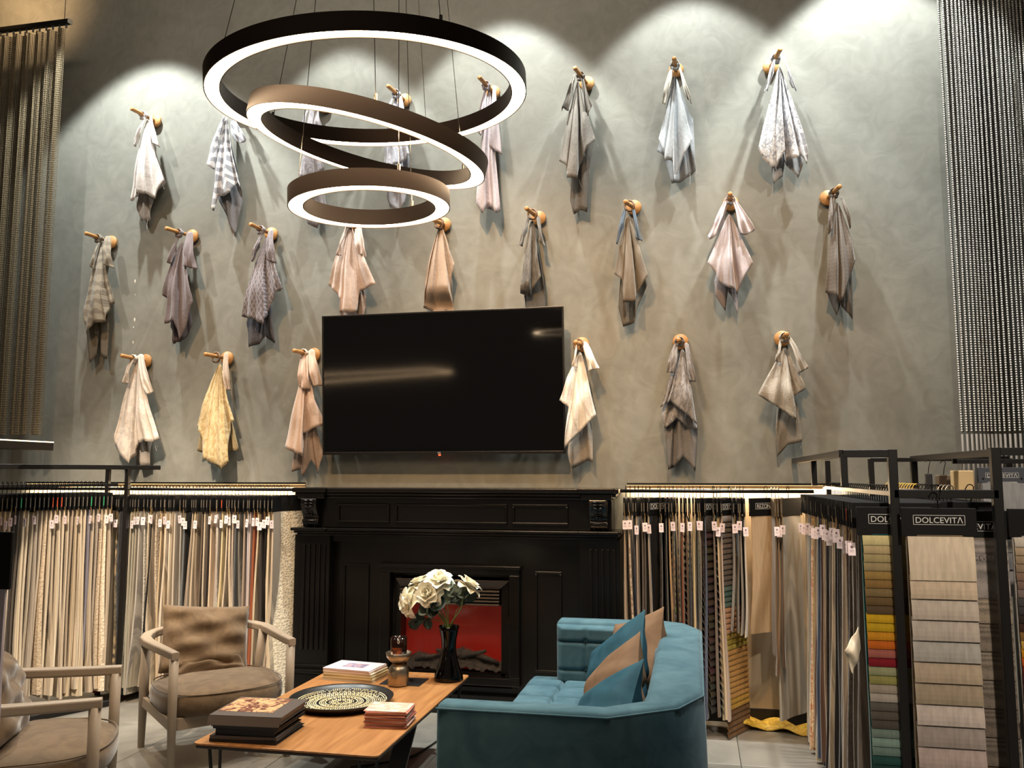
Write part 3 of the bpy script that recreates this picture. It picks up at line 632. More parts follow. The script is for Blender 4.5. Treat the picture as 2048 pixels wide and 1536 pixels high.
    if tagz:
        x = tagside*(W_/2+.002); zt = z0-hh-.022-random.uniform(0, .045)
        if 'm' not in TAGC:
            TAGC['m'] = MB().box((-.0145, -.001, -.052), (.0145, .0005, 0)).build('tag', [TAGM], r); tg = TAGC['m']
            TAGC['s'] = MB().tube([(0, 0, .055), (.003, 0, .03), (0, 0, 0)], .001, 4).build('tag_string', GOLDW, r); ts = TAGC['s']
            TAGC['p'] = MB().box((-.004, -.0016, -.022), (.004, -.0009, -.012)).add([(-.008, -.0012, -.030), (.008, -.0012, -.030), (.008, -.0012, -.0315), (-.008, -.0012, -.0315), (-.008, -.0012, -.036), (.008, -.0012, -.036), (.008, -.0012, -.0375), (-.008, -.0012, -.0375)], [(0, 1, 2, 3), (4, 5, 6, 7)]).build('tag_print', mat('tag print', (120, 104, 116), .8), tg); tp = TAGC['p']
        else:
            tg = TAGC['m'].copy(); ts = TAGC['s'].copy(); tp = TAGC['p'].copy()
            for q in (tg, ts, tp): COL.objects.link(q)
            tg.parent = r; ts.parent = r; tp.parent = tg
        # the tag dangles off the edge and turns to face the shop
        for q in (tg, ts):
            q.location = (x*1.02, -.004, zt); q.rotation_euler = (R(random.uniform(-4, 4)), R(random.uniform(-3, 3)), -rz+R(random.uniform(-35, 10)))
    return r
def cname(c):
    r, g, b = c; mx = max(c); mn = min(c)
    if mx-mn < 16: return 'black' if mx < 50 else ('dark grey' if mx < 95 else ('grey' if mx < 150 else ('pale grey' if mx < 205 else 'off-white')))
    if r == mx:
        if g > b+12 and g > .8*r: return 'cream' if mx > 195 else ('beige' if mx > 145 else ('olive brown' if mx > 90 else 'dark brown'))
        if g < .55*r: return 'red' if g < .35*r else 'rust'
        return 'blush' if mx > 185 else ('tan' if mx > 130 else 'brown')
    if b == mx: return 'blue' if mx-mn > 30 else ('blue grey' if mx > 90 else 'dark navy')
    return 'green' if mx-mn > 25 else 'greenish grey'
EL = {'w': mat('label silver', (104, 98, 88), .6), 'o': mat('label orange', (205, 78, 40), .6), 'g': mat('label green dot', (50, 170, 110), .6), 'y': mat('label yellow', (210, 170, 80), .6)}

# ---- rails and racks
def bar(mb, a, b, w=.028):
    a = Vector(a); b = Vector(b); mb.sweep([a, b], w, w, up=(0, 0, 1) if abs((b-a).normalized().z) < .9 else (0, 1, 0), ch=.12)
RZ = 1.402
for nm, x0, x1 in (('left', -4.95, -2.63), ('right', -.455, .68)):
    t = thing('hanging_rail', 'long black hanging rail fixed to the wall %s of the fireplace' % nm, 'rail', (x0, -.25, RZ))
    MB().tube([(0, 0, 0), (x1-x0, 0, 0)], .011, 12).build('bar', BLACK, t, smooth=True)
    for k in range(3):
        x = (x1-x0)*(.04+.46*k); MB().tube([(x, 0, 0), (x, .24, 0)], .008, 8).build('wall_arm', BLACK, t)
# right rack
ra = thing('display_rack', 'black steel garment rack on the right with an open square front frame', 'rack', (.77, -1.9, 0))
def rbar(t, name, a, b, w=.03):
    m = MB(); bar(m, Vector(a)-Vector(t.location), Vector(b)-Vector(t.location), w); return m.build(name, BLACK, t)
zt_, zr_ = 1.585, 1.425
rbar(ra, 'post', (.77, -1.9, 0), (.77, -1.9, zt_+.015), .034)
rbar(ra, 'top_crossbar', (.585, -1.9, zt_), (.77, -1.9, zt_))
rbar(ra, 'top_side_bar', (.60, -.02, zt_), (.585, -1.9, zt_))
rbar(ra, 'short_post', (.587, -1.9, zr_+.03), (.587, -1.9, zt_), .026)
rbar(ra, 'short_post', (.597, -.93, zr_+.02), (.597, -.93, zt_), .026)
rbar(ra, 'hanging_bar', (.77, -.05, zr_), (.77, -1.9, zr_), .02)
rbar(ra, 'front_crossbar', (.77, -1.9, zr_), (1.145, -1.9, zr_), .034)
rbar(ra, 'post', (.79, -.06, 0), (.79, -.06, zt_), .028)
rb = thing('display_rack', 'second black steel garment rack at the right edge of the picture', 'rack', (1.145, -1.9, 0))
rbar(rb, 'post', (1.145, -1.9, 0), (1.145, -1.9, zt_+.02), .034)
rbar(rb, 'top_crossbar', (1.145, -1.9, zt_+.005), (1.6, -1.9, zt_+.005))
rbar(rb, 'top_side_bar', (1.14, -.65, zt_), (1.145, -1.9, zt_))
rbar(rb, 'post', (1.14, -.65, 0), (1.14, -.65, zt_+.012), .032)
rbar(rb, 'top_back_bar', (.926, -.65, zt_-.005), (1.14, -.65, zt_-.005), .022)
rbar(rb, 'post', (.926, -.65, 0), (.926, -.65, zt_), .028)
rbar(rb, 'hanging_bar', (1.05, -.2, zr_), (1.05, -1.85, zr_), .02)
rbar(rb, 'upper_hanging_bar', (1.14, -1.35, 1.56), (1.6, -1.35, 1.56), .02)
rbar(rb, 'post', (1.6, -1.9, 0), (1.6, -1.9, zt_), .03)
rbar(rb, 'post', (1.6, -.65, 0), (1.6, -.65, zt_), .03)
rbar(rb, 'top_back_bar', (1.14, -.65, zt_), (1.6, -.65, zt_), .026)
# left rack, turned slightly towards the seats
ldir = Vector((-.48, -.88, 0)).normalized(); lper = Vector((.88, -.48, 0)).normalized()
L_0 = Vector((-3.95, -.40, 0)); lrz = math.atan2(lper.y, lper.x)
la = thing('display_rack', 'black steel garment rack at the left wall corner holding pale curtain samples', 'rack', L_0)
pA = L_0+lper*.19-ldir*.06
rbar(la, 'post', (pA.x, pA.y, 0), (pA.x, pA.y, 1.55), .028)
pB = pA-lper*.34-ldir*.02
rbar(la, 'post', (pB.x, pB.y, 0), (pB.x, pB.y, 1.55), .028)
e0 = pA-ldir*.22+Vector((0, 0, 1.55)); e1 = pA+ldir*1.3+Vector((0, 0, 1.55))
rbar(la, 'top_side_bar', e0, e1, .03)
rbar(la, 'top_crossbar', pA+Vector((0, 0, 1.55)), pB+Vector((0, 0, 1.55)), .026)
rbar(la, 'hanging_bar', L_0-ldir*.08+Vector((0, 0, zr_+.005)), L_0+ldir*1.2+Vector((0, 0, zr_+.005)), .02)
rbar(la, 'foot_bar', (pA.x, pA.y, .02), (pA+ldir*1.3).to_tuple()[:2]+(.02,), .035)
pC = pA+ldir*1.3
rbar(la, 'post', (pC.x, pC.y, 0), (pC.x, pC.y, 1.55), .028)

# ---- left rack samples
CRE = [(232, 214, 186), (218, 198, 168), (205, 186, 160), (226, 208, 184), (196, 178, 156), (214, 196, 172), (190, 176, 160), (238, 222, 198)]
n = 38
for k in range(n):
    p = L_0+ldir*(.03+.0265*k); c = random.choice(CRE); kw = {}
    if k == 22: c = (70, 62, 56)
    if k == 21: c = (104, 94, 84)
    if k == 5: c = (150, 146, 160)
    if k in (1, 2, 15, 27): kw = dict(kind='lace', c2=tuple(v*.85 for v in c))
    if k in (18,): kw = dict(txt=('DOLCEVITΛ', .5), hh=.115); c = (196, 182, 160)
    e = EL['o'] if k in (12, 13, 14, 31) else EL[random.choice('wwwgw')]
    kw.setdefault('hh', .105)
    hs = hang(Vector((p.x, p.y, zr_+.012)), lrz, '%s curtain sample, %s from the wall end of the left rack' % (cname(c), ordw(k+1)), 'curtain samples on the left rack', c, W_=.34, L_=1.17+random.uniform(-.03, .03), drop=.055,
         t0=.010, t1=random.choice((.026, .034, .046)), lean=random.uniform(-.05, .06), amp=.014, skew=random.uniform(-.02, .03), edge=None, tagz=random.random() < .45, tagside=1, rough=.7, **kw)
    o = MB().box((.169, -.0022, -.14), (.172, .0022, -.08)).build('edge_label', e, hs)

# ---- wall rail left of the fireplace
seq = [(120,112,104),(70,66,62),(206,194,172),(150,24,28),(206,190,168),(222,196,150),(92,98,106),(84,80,70),(180,176,160),(196,190,172),(188,184,168),(176,168,152),(204,198,190),(198,194,186),(214,200,176),(30,28,28),(168,154,136),(190,176,158),
       (214,190,156),(200,180,150),(238,224,206),(244,230,212),(214,204,190),(196,180,158),(182,176,168),(120,124,128),(28,26,26),(176,160,142),(216,200,176),(150,134,116),(110,96,82),(222,206,182),(88,78,72),(230,204,176),(196,190,186),(196,186,176),(230,212,170),(222,206,184),(216,200,180),(206,190,176),(112,116,120),(128,122,114),(170,152,136),(196,192,204),(204,190,186),(160,90,60),(226,210,184),(70,62,56),(34,30,28),(226,208,180),(206,190,170),(232,222,200)]
n = len(seq); xa, xb = -3.98, -2.675
for k, c in enumerate(seq):
    x = xa+(xb-xa)*k/(n-1); kw = {}
    L_ = 1.2+random.uniform(-.04, .02)
    if k in (5, 6): kw = dict(kind='weave', c2=(60, 60, 62))
    if k in (13, 17, 34): kw = dict(kind='lace')
    if k == n-1: kw = dict(kind='lace'); L_ = 1.19
    if k == 23: kw = dict(txt=('DOLCEVITΛ', .5))
    rz = R(90+random.uniform(-4, 4)); rz = R(62) if k == n-1 else (R(72) if k == 23 else rz)
    hang((x, -.25, RZ+.012), rz, '%s fabric sample, %s from the left on the wall rail left of the fireplace' % (cname(c), ordw(k+1)), 'fabric samples on the left wall rail', c, W_=.33, L_=L_, drop=.05,
         t0=.010, t1=random.choice((.022, .032, .042)), lean=random.uniform(-.07, .07), amp=.013, skew=random.uniform(-.02, .02), edge=EL['o'] if k == 36 else EL['w'], tagz=random.random() < .62, **kw)

# ---- wall rail right of the fireplace
seqr = [(1247,(176,152,126),1.13,''),(1256,(206,190,170),1.15,'m'),(1266,(40,44,62),1.12,''),(1273,(186,166,150),1.13,''),(1282,(98,88,80),1.12,''),(1289,(84,76,70),1.12,''),(1297,(170,156,142),1.12,''),(1306,(20,19,20),1.1,'T'),(1318,(24,22,22),1.1,'m'),(1329,(26,24,24),1.1,''),
        (1337,(196,160,116),1.15,'s'),(1345,(92,80,66),1.13,''),(1353,(112,98,80),1.15,'m'),(1361,(128,72,46),1.13,'s'),(1369,(90,76,62),1.1,'s'),(1378,(58,62,70),1.14,''),(1386,(206,186,142),1.15,''),(1393,(90,96,92),1.13,'s'),(1401,(124,116,106),1.15,''),(1408,(84,94,120),1.16,''),
        (1418,(66,54,46),1.1,'sT'),(1428,(120,104,92),1.14,'s'),(1435,(206,186,156),1.15,''),(1442,(190,170,158),1.16,''),(1451,(196,180,150),1.16,'W'),(1466,(140,130,120),.66,''),(1475,(120,112,104),.67,''),(1483,(146,136,126),.68,''),(1490,(196,186,172),.69,''),(1521,(206,180,146),.68,'P'),
        (1549,(116,96,74),.8,''),(1556,(140,112,86),.9,''),(1563,(104,84,68),.85,''),(1572,(196,190,178),1.15,'g')]
WFC = [(124,112,104)]*10+[(104,96,90)]*3+[(94,120,110),(70,104,98),(84,110,104),(90,118,112)]+[(196,150,112)]*5+[(176,150,60),(168,150,50),(180,164,70)]+[(196,150,84)]*9+[(190,150,60)]*2+[(110,78,44)]*5
for k, (px, c, L_, fl_) in enumerate(seqr):
    x = at(px, 1000, -.42).x; kw = {}; rz = R(90+random.uniform(-3, 3)); w_ = .33; yr = -.25
    if 'm' in fl_: kw = dict(kind='mottle', c2=(50, 44, 42) if max(c) < 120 else (150, 130, 112))
    if 's' in fl_: kw = dict(swatches=(.043, [tuple(int(v*random.uniform(.75, 1.15)) for v in c) for _ in range(25)], .017))
    if 'T' in fl_: kw['txt'] = ('DOLCEVITΛ', .5); rz = R(60)
    if 'W' in fl_: kw = dict(swatches=(.0305, WFC, .010), txt=('DOLCEVITΛ', .5)); rz = R(62)
    if 'P' in fl_: kw = dict(txt=('REZONANS', .45), kind='fabric'); rz = R(46); w_ = .30
    if 'g' in fl_: rz = R(58)
    x = x if not (set('TWPg') & set(fl_)) else x-.0
    hang((x+(.045 if set('P') & set(fl_) else .03 if set('TWg') & set(fl_) else 0)-.0, yr, RZ+.012), rz, '%s fabric sample, %s from the left on the wall rail right of the fireplace' % (cname(c), ordw(k+1)), 'fabric samples on the right wall rail', c, W_=w_, L_=L_, drop=.05,
         t0=.008, t1=.012 if px > 1460 and px < 1500 else .022, lean=random.uniform(-.03, .03) if L_ > 1 else .015, amp=.008, edge=EL['w'], tagz=('T' not in fl_ and 'P' not in fl_ and random.random() < .7), hcol=mat('brown header', (84, 68, 48), .6) if 1545 < px < 1568 else None, **kw)
# ---- right rack, samples facing the shop
seqa = [(196,176,146),(176,150,120),(206,196,178),(190,186,178),(150,146,140),(222,204,168),(230,208,166),(196,170,130),(120,84,60),(206,190,160),(84,98,124),(60,76,104),(110,84,70),(180,150,120),(206,180,140),(120,110,100),(70,60,54),(90,84,80),(130,118,104),(206,186,160),(176,150,110),(56,50,46),(48,42,40),(96,88,80),(150,140,126),(190,170,150),(200,180,150),(70,56,50),(120,108,98),(150,136,118),(110,98,84),(136,124,112),(96,86,78)]
n = len(seqa)
for k, c in enumerate(seqa):
    y = -.3-(1.79-.3)*k/(n-1); kw = {}
    if k in (5, 6): kw = dict(kind='mottle', c2=(196, 130, 90))
    if k in (15, 16, 17, 23, 28, 31): kw = dict(kind='weave', c2=tuple(v*.45 for v in c))
    if k in (20, 21, 22, 27): kw = dict(swatches=(.026, [tuple(int(v*random.uniform(.6, 1.3)) for v in c) for _ in range(44)], .008))
    if k in (26,): kw = dict(swatches=(.036, [(150,120,90)]*12+[(150,60,50),(140,24,30),(150,30,34)]+[(150,140,60)]*5+[(90,100,60)]*5+[(196,180,150)]*5, .008))
    hang((.77+.028*k/(n-1), y, zr_+.012), R(random.uniform(-5, 5)), '%s fabric sample, %s from the wall on the right rack' % (cname(c), ordw(k+1)), 'fabric samples on the right rack', c, W_=.345, L_=1.24+random.uniform(-.03, .03), drop=.05,
         t0=.01, t1=random.choice((.024, .036, .045)), lean=random.uniform(-.02, .05), amp=.009, tagz=random.random() < .6, skew=-.03+random.uniform(-.015, .015), edge=EL['w'] if k % 4 == 0 else (EL['o'] if k == n-3 else None), pinch=.96, **kw)
GH = mat('gold hook', (212, 176, 90), .3, .9)
for k in range(22):
    y = -.45-.056*k; c = random.choice(CRE+[(120, 110, 100)])
    hang((1.05, y, zr_+.012), R(random.uniform(-4, 4)), '%s fabric sample, %s from the wall on the second rack' % (cname(c), ordw(k+1)), 'fabric samples on the second right rack', c, W_=.33, L_=1.2, drop=.05, tagz=False, hook=GH if k < 12 else (STEEL if k > 18 else WIRE), kind='leaves', ht=.008)
# ---- the big waterfall books at the front
def book(x0, x1, ytop, Y, label, zs, cols, txt, h, out=.010, hh_px=57, rot=0, drop=None, fabcol=(150, 140, 126), hcol=None, railz=zr_, L_=1.3, t1=.03, cat='swatch book', swk='fabric'):
    a = at(x0, ytop, Y); b = at(x1, ytop, Y); w_ = b.x-a.x; c = (a+b)/2
    hh = c.z-at((x0+x1)/2, ytop+hh_px, Y).z
    d_ = railz+.017-c.z
    return hang((c.x, Y, railz+.017), R(rot), label, None, fabcol, W_=w_, L_=L_, drop=d_, hh=hh, t0=.016, t1=t1, lean=0, amp=.001, tagz=False, txt=txt, swatches=(h, cols, out) if cols else None, cat=cat, hcol=hcol, ht=.016, kind='leaves', swk=swk)
front = [(206,190,168),(190,172,150),(180,168,156),(172,162,152),(160,156,150),(166,150,130),(150,136,116),(184,172,164),(146,136,130),(166,150,144),(136,122,110),(172,158,140),(118,98,84),(150,136,120),(166,150,140),(140,124,110)]
book(1801, 1951, 1016, -1.955, 'front waterfall book of cream and taupe linen swatches hanging on the right rack crossbar', 0, front, 'DOLCEVITΛ', .0775, out=.012, fabcol=(120, 104, 84))
colr = [(190,178,130),(168,150,112),(150,136,96),(140,124,90),(136,110,60),(120,92,50),(110,92,60),(90,70,40),(76,60,40),(176,140,20),(168,136,18),(176,120,20),(170,84,14),(140,80,70),(110,10,24),(130,132,100),(128,124,70),(140,130,116),(150,142,132),(80,76,70),(76,70,62),(66,62,56),(96,112,104),(110,132,124),(90,110,104),(24,62,58),(20,50,48),(24,44,42),(14,40,70),(16,36,60),(20,30,44),(24,26,30),(40,36,30),(60,50,40)]
book(1712, 1862, 1014, -1.865, 'waterfall book of yellow, orange, red and green velvet swatches behind the front post', 0, colr, 'DOLCEVITΛ', .0335, out=.006, fabcol=(18, 78, 74), t1=.05)
lin_ = [(176,166,160),(176,160,140),(150,136,122),(156,142,126),(140,128,116),(128,116,104),(132,120,108),(110,92,66),(112,104,84),(96,86,74),(100,90,80),(96,86,74)]
bk = book(1868, 2018, 1021, -1.78, 'waterfall book of coarse burlap swatches between the two right posts', 0, lin_, ('DOLCEVITΛ', .55), .108, out=.008, fabcol=(130, 118, 104), swk='weave')
lettering('DOLCEVITΛ', .026, mat('grey print', (110, 104, 102), .7), bk, (.01, -.026, at(1943, 1112, -1.78).z-bk.location.z))
colb = [(190,180,168),(170,150,124),(150,130,104),(140,120,98),(130,104,88),(120,96,84),(120,104,98),(70,66,66),(60,56,58),(46,36,32),(60,36,24),(130,96,50),(190,150,70),(196,130,16),(190,84,10),(110,30,10),(70,10,20),(90,20,40),(150,10,36),(80,14,50),(96,40,70),(120,50,70),(170,96,100),(180,110,100),(70,80,100),(60,84,110),(14,36,84),(20,50,84),(14,70,96),(20,90,110)]
book(2014, 2140, 1018, -1.80, 'waterfall book of red, orange and blue velvet swatches at the right picture edge', 0, colb, None, .0325, out=.006, fabcol=(206, 200, 190))
book(1954, 2050, 935, -1.36, 'grey linen swatch book hanging high at the right edge with a slate header', 0, [(150,150,152),(196,190,196),(150,150,150),(120,120,124)], ('DOLCEVITΛ', .5), .075, out=.008, hh_px=31, fabcol=(170, 168, 170), hcol=mat('slate card', (62, 66, 76), .6), railz=1.562, L_=.5)
for x0, x1, y0, y1, Y, c, lb in ((1906, 1950, 941, 990, -1.38, (206,178,132), 'small cream box sample hanging on the high bar beside the slate header'), (1873, 1908, 950, 990, -1.2, (96, 82, 66), 'small taupe box sample hanging left of the cream box'), (1852, 1867, 947, 990, -1.1, (26, 26, 28), 'narrow black card on a bent hook behind the right rack')):
    a = at(x0, y0, Y); b = at(x1, y1, Y); t = thing('box_sample', lb, 'sample', ((a.x+b.x)/2, Y, a.z)); w_ = (b.x-a.x)/2
    MB().box((-w_, 0, b.z-a.z), (w_, .05 if c[0] > 100 else .03, 0)).build('box_body', mat('box %d' % c[0], c, .6), t, bevel=.004)
    MB().tube([(-.012, .02, .055), (0, .02, .068), (.012, .02, .058), (.004, .02, .03), (0, .02, 0)], .0018, 6).build('hook', STEEL if c[0] > 100 else WIRE, t)
# near-left sample books, only their edges in view
pz = atz(27, 1065, 1.27)
for k in range(3):
    w_ = .3; Y = -3.0+.035*k; x = at(27-7*k, 1065, Y).x-w_/2
    hang((x, Y, at(27, 1065+4*k, Y).z+.052), 0, '%s lilac-grey curtain sample at the left picture edge in front of the armchair' % ('nearest', 'middle', 'farthest')[k], None, ((190, 182, 196), (206, 190, 176), (186, 172, 166))[k], W_=w_, L_=1.1, drop=.05, hh=.195, t0=.012, t1=.03, lean=.02, tagz=False, amp=.004, kind='fabric')
nr = thing('hanging_rail', 'black hanging rail of the nearest left samples, ending just off the picture', 'rail', (-2.55, -3.0, 1.33))
MB().tube([(0, .035, 0), (-1.0, .035, 0)], .011, 10).build('bar', BLACK, nr, smooth=True)
MB().tube([(-.95, .035, 0), (-.95, .035, -1.33)], .014, 10).build('post', BLACK, nr, smooth=True)
MB().tube([(-.1, .035, 0), (-.1, .035, -1.33)], .014, 10).build('post', BLACK, nr, smooth=True)

# loose folded corner of white cloth sticking out of the right rack
wA, wB, wC, wD = at(1716, 1254, -1.87), at(1689, 1298, -1.93), at(1705, 1346, -1.91), at(1722, 1300, -1.86); o0 = wA.copy()
def wfn(u, v):
    p = wA.lerp(wB, u).lerp(wD.lerp(wC, u), v)-o0; b_ = math.sin(math.pi*u)*math.sin(math.pi*v*.9)
    return (p.x, p.y-.03*b_-.010*math.sin(u*9+v*4), p.z-.006*math.sin(v*8+1)*u)
o = MB().grid(wfn, 14, 14).build('loose_cloth', mat('white cotton', (226, 214, 194), .9, kind='fabric', c2=(206, 190, 166)), None, smooth=True, solid=.002); o.location = o0
tag(o, 'small white cloth corner poking out of the right rack beside the teal velvet', 'cloth')
# yellow fabric lying on the floor
ycl = MB(); p0 = atz(1560, 1462, 0)
def yf(u, v):
    a = u*math.pi*2; x = (u-.5)*.42; y = (v-.5)*.16+.05*math.sin(u*5)
    return (x, y*(1-.3*u), .012+.05*abs(math.sin(u*7+v*2.5))*(1-abs(2*v-1)**2)+.012*math.sin(v*9+u*14)+.035*(u < .12)*(1-u/.12))
ycl.grid(yf, 40, 18)
o = ycl.build('fallen_fabric', mat('yellow chintz', (206, 176, 72), .6, kind='mottle', c2=(170, 140, 44), scale=2), None, smooth=True, solid=.003); o.location = (p0.x, p0.y, .004)
tag(o, 'crumpled yellow fabric lying on the floor tiles below the right rack', 'fabric')

# ================================================================= CHAIN CURTAINS
def strand_curtain(name, label, xs, ys, z0, z1, m, pitch, r, n=5, gap=.55, step=1):
    root = thing(name, label, 'curtain', (xs[0], ys[0], z1)); o = Vector(root.location)
    mb = MB()
    nb = int((z1-z0)/pitch)
    ca = [(math.cos(2*math.pi*k/n), math.sin(2*math.pi*k/n)) for k in range(n)]
    V = mb.v; Fc = mb.f
    for x, y in zip(xs, ys):
        for b_ in range(nb):
            z = z1-b_*pitch; base = len(V)
            pr_ = ((z, r*.55), (z-pitch*.28, r), (z-pitch*gap, r), (z-pitch*.83, r*.5)) if n > 4 else ((z, r*.5), (z-pitch*.45, r), (z-pitch*.98, r*.5))
            for zz, rr in pr_:
                for c_, s_ in ca: V.append((x+c_*rr-o.x, y+s_*rr-o.y, zz-o.z))
            for j in range(len(pr_)-1):
                for k in range(n):
                    k2 = (k+1) % n; Fc.append((base+j*n+k, base+(j+1)*n+k, base+(j+1)*n+k2, base+j*n+k2))
            if n > 4: Fc.append(tuple(base+k for k in range(n)))
    mb.mi = [0]*len(mb.f)
    stuff(mb.build('chain_strands', m, root, smooth=True)); return root
xs = [at(1899, 400, -.1).x+.0235*k for k in range(26)]
ys = [-.09-.022*math.sin(k*.55) for k in range(26)]
zb_ = at(1935, 868, -.1).z
rc_ = strand_curtain('chain_curtain', 'silver beaded chain curtain hanging over the wall at the right edge', xs, ys, zb_, 5.3, mat('aluminium bead', (236, 233, 226), .34, .6), .0142, .0072)
back = MB(); nb_ = int((5.3-zb_)/.0142)  # added dark row standing in for the shaded gaps between strands
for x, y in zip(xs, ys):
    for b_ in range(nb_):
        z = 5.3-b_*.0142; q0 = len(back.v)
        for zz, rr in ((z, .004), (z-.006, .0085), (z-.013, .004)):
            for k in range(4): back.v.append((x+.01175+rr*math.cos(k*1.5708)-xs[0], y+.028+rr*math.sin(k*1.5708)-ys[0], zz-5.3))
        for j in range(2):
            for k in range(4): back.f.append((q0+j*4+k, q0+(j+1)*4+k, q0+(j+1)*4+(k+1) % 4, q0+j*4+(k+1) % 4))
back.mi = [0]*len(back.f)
stuff(back.build('gap_shade_strands', mat('gap shade bead', (24, 22, 21), .5, .5), rc_, smooth=True))
for k, (x, y) in enumerate(zip(xs, ys)):
    MB().tube([(x-xs[0], y-ys[0], zb_-5.3), (x-xs[0], y-ys[0], 1.2-5.3)], .0068, 6).build('unlit_strand', mat('unlit bead grey', (120, 112, 104), .6), rc_, smooth=True)  # smooth grey strands in place of beads outside the spotlight
MB().box((-.05, -.03, -.0), (.75, .05, .03)).build('track', BLACK, rc_)
xl = []; yl = []
x0 = at(128, 100, -.3).x
for k in range(190):
    x = x0-.0038*k; xl.append(x+.0015*math.sin(k*1.1)); yl.append(-.30-.028*math.sin(k*.24)-.006*math.sin(k*.9))
zt2 = at(100, 62, -.3).z
lc_ = strand_curtain('chain_curtain', 'bronze fine chain curtain hanging in folds from a black track at the left', xl, yl, at(60, 872, -.3).z, zt2, mat('bronze chain', (104, 92, 70), .55, .4), .017, .0034, n=4)
tr = MB(); a = at(139, 44, -.3)-Vector(lc_.location)
tr.box((-1.1, -.02, a.z-.012), (a.x, .02, a.z+.018)); tr.build('track', BLACK, lc_)
MB().box((a.x, -.02, a.z-.014), (a.x+.012, .02, a.z+.02)).build('end_cap', mat('white plastic', (200, 195, 185), .5), lc_)
for k in range(12): MB().box((a.x-.03-k*.058, -.006, a.z-.045), (a.x-.022-k*.058, .006, a.z-.012)).build('glider', MET, lc_)
MB().tube([(a.x-.045, 0, a.z), (a.x-.045, 0, 5.6-lc_.location.z)], .0025, 6).build('hanging_wire', BLACK, lc_)
# black hanging linear fixture at the left
sl = thing('linear_fixture', 'black linear fixture with painted backlight on its upper edge hanging at the left picture edge', 'lamp', (-3.95, -1.0, 1.675))
MB().box((-.06, -1.6, -.026), (.08, 0, .022)).build('housing', BLACK, sl, bevel=.003)
MB().box((.068, -1.6, .022), (.08, 0, .028)).build('diffuser', mat('backlit edge glow', (255, 232, 190), emit=1.6), sl)  # glowing strip imitates backlight along the top edge
for y in (-.9, -1.5): MB().tube([(0, y, .02), (0, y, 3.9)], .002, 5).build('suspension_cable', BLACK, sl)
# linear pendant behind the photographer, mirrored in the television
lp = thing('linear_pendant', 'slim bent light pendant hanging behind the viewpoint', 'lamp', (-4.2, -8.0, 2.05))
lo = Vector(lp.location); pe = [Vector(q)-lo for q in ((-6.785, -8.6, 2.058), (-4.386, -8.6, 2.119), (-3.817, -8.0, 2.066), (-4.073, -7.6, 2.05), (-6.302, -7.6, 1.941))]
for a_, b_ in ((0, 1), (1, 2), (2, 3), (3, 4)): MB().tube([pe[a_], pe[b_]], .009, 6).build('light_bar', mat('pendant led', (255, 214, 165), emit=9), lp)
for q in (pe[0], pe[1], pe[4]): MB().tube([q, Vector((q.x, q.y, 5.6-lo.z))], .002, 5).build('suspension_cable', BLACK, lp)

# ================================================================= COFFEE TABLE
tx0, tx1, ty0, ty1, tz = -2.055, -1.245, -2.262, -.86, .4
tb = thing('coffee_table', 'low rectangular oak coffee table with thin dark metal legs between chairs and sofa', 'table', ((tx0+tx1)/2, (ty0+ty1)/2, 0))
tc = Vector(tb.location); hx, hy = (tx1-tx0)/2, (ty1-ty0)/2
def rrect(hx, hy, r, n=5):
    P = []
    for cx, cy, a0 in ((hx-r, hy-r, 0), (-hx+r, hy-r, 90), (-hx+r, -hy+r, 180), (hx-r, -hy+r, 270)):
        for k in range(n+1):
            a = R(a0+90*k/n); P.append((cx+r*math.cos(a), cy+r*math.sin(a)))
    return P
MB().prism(rrect(hx, hy, .025), tz-.008, tz).build('tabletop', mat('oak veneer', (176, 124, 74), .42, kind='wood', c2=(146, 96, 52), scale=1.0), tb, bevel=.0015)
MB().prism(rrect(hx-.004, hy-.004, .022), tz-.022, tz-.0085).build('top_edge', mat('dark edge', (44, 34, 28), .5), tb, bevel=.004)
for sx in (-1, 1):
    for sy in (-1, 1):
        MB().tube([(sx*(hx-.03), sy*(hy-.08), tz-.02), (sx*(hx-.06), sy*(hy-.10), 0)], .0075, 8).build('leg', BLACK, tb)
        MB().tube([(sx*(hx-.10), sy*(hy-.05), tz-.02), (sx*(hx-.07), sy*(hy-.10), .004)], .0065, 8).build('leg', BLACK, tb)
bl = MB(); bl.sweep([(hx-.10, .0, tz-.022), (hx-.17, -.1, .012)], .085, .02, up=(0, 1, 0)); bl.build('blade_leg', BLACK, tb, bevel=.002)
cbp = [atz(x, y, .006) for x, y in ((880, 1478), (860, 1492), (830, 1510), (800, 1520), (740, 1530), (700, 1534))]
c = thing('power_cable', 'thin black power cable running over the floor under the coffee table', 'cable', cbp[0])
MB().tube([q-cbp[0] for q in cbp], .005, 6).build('cord', BLACK, c, smooth=True)
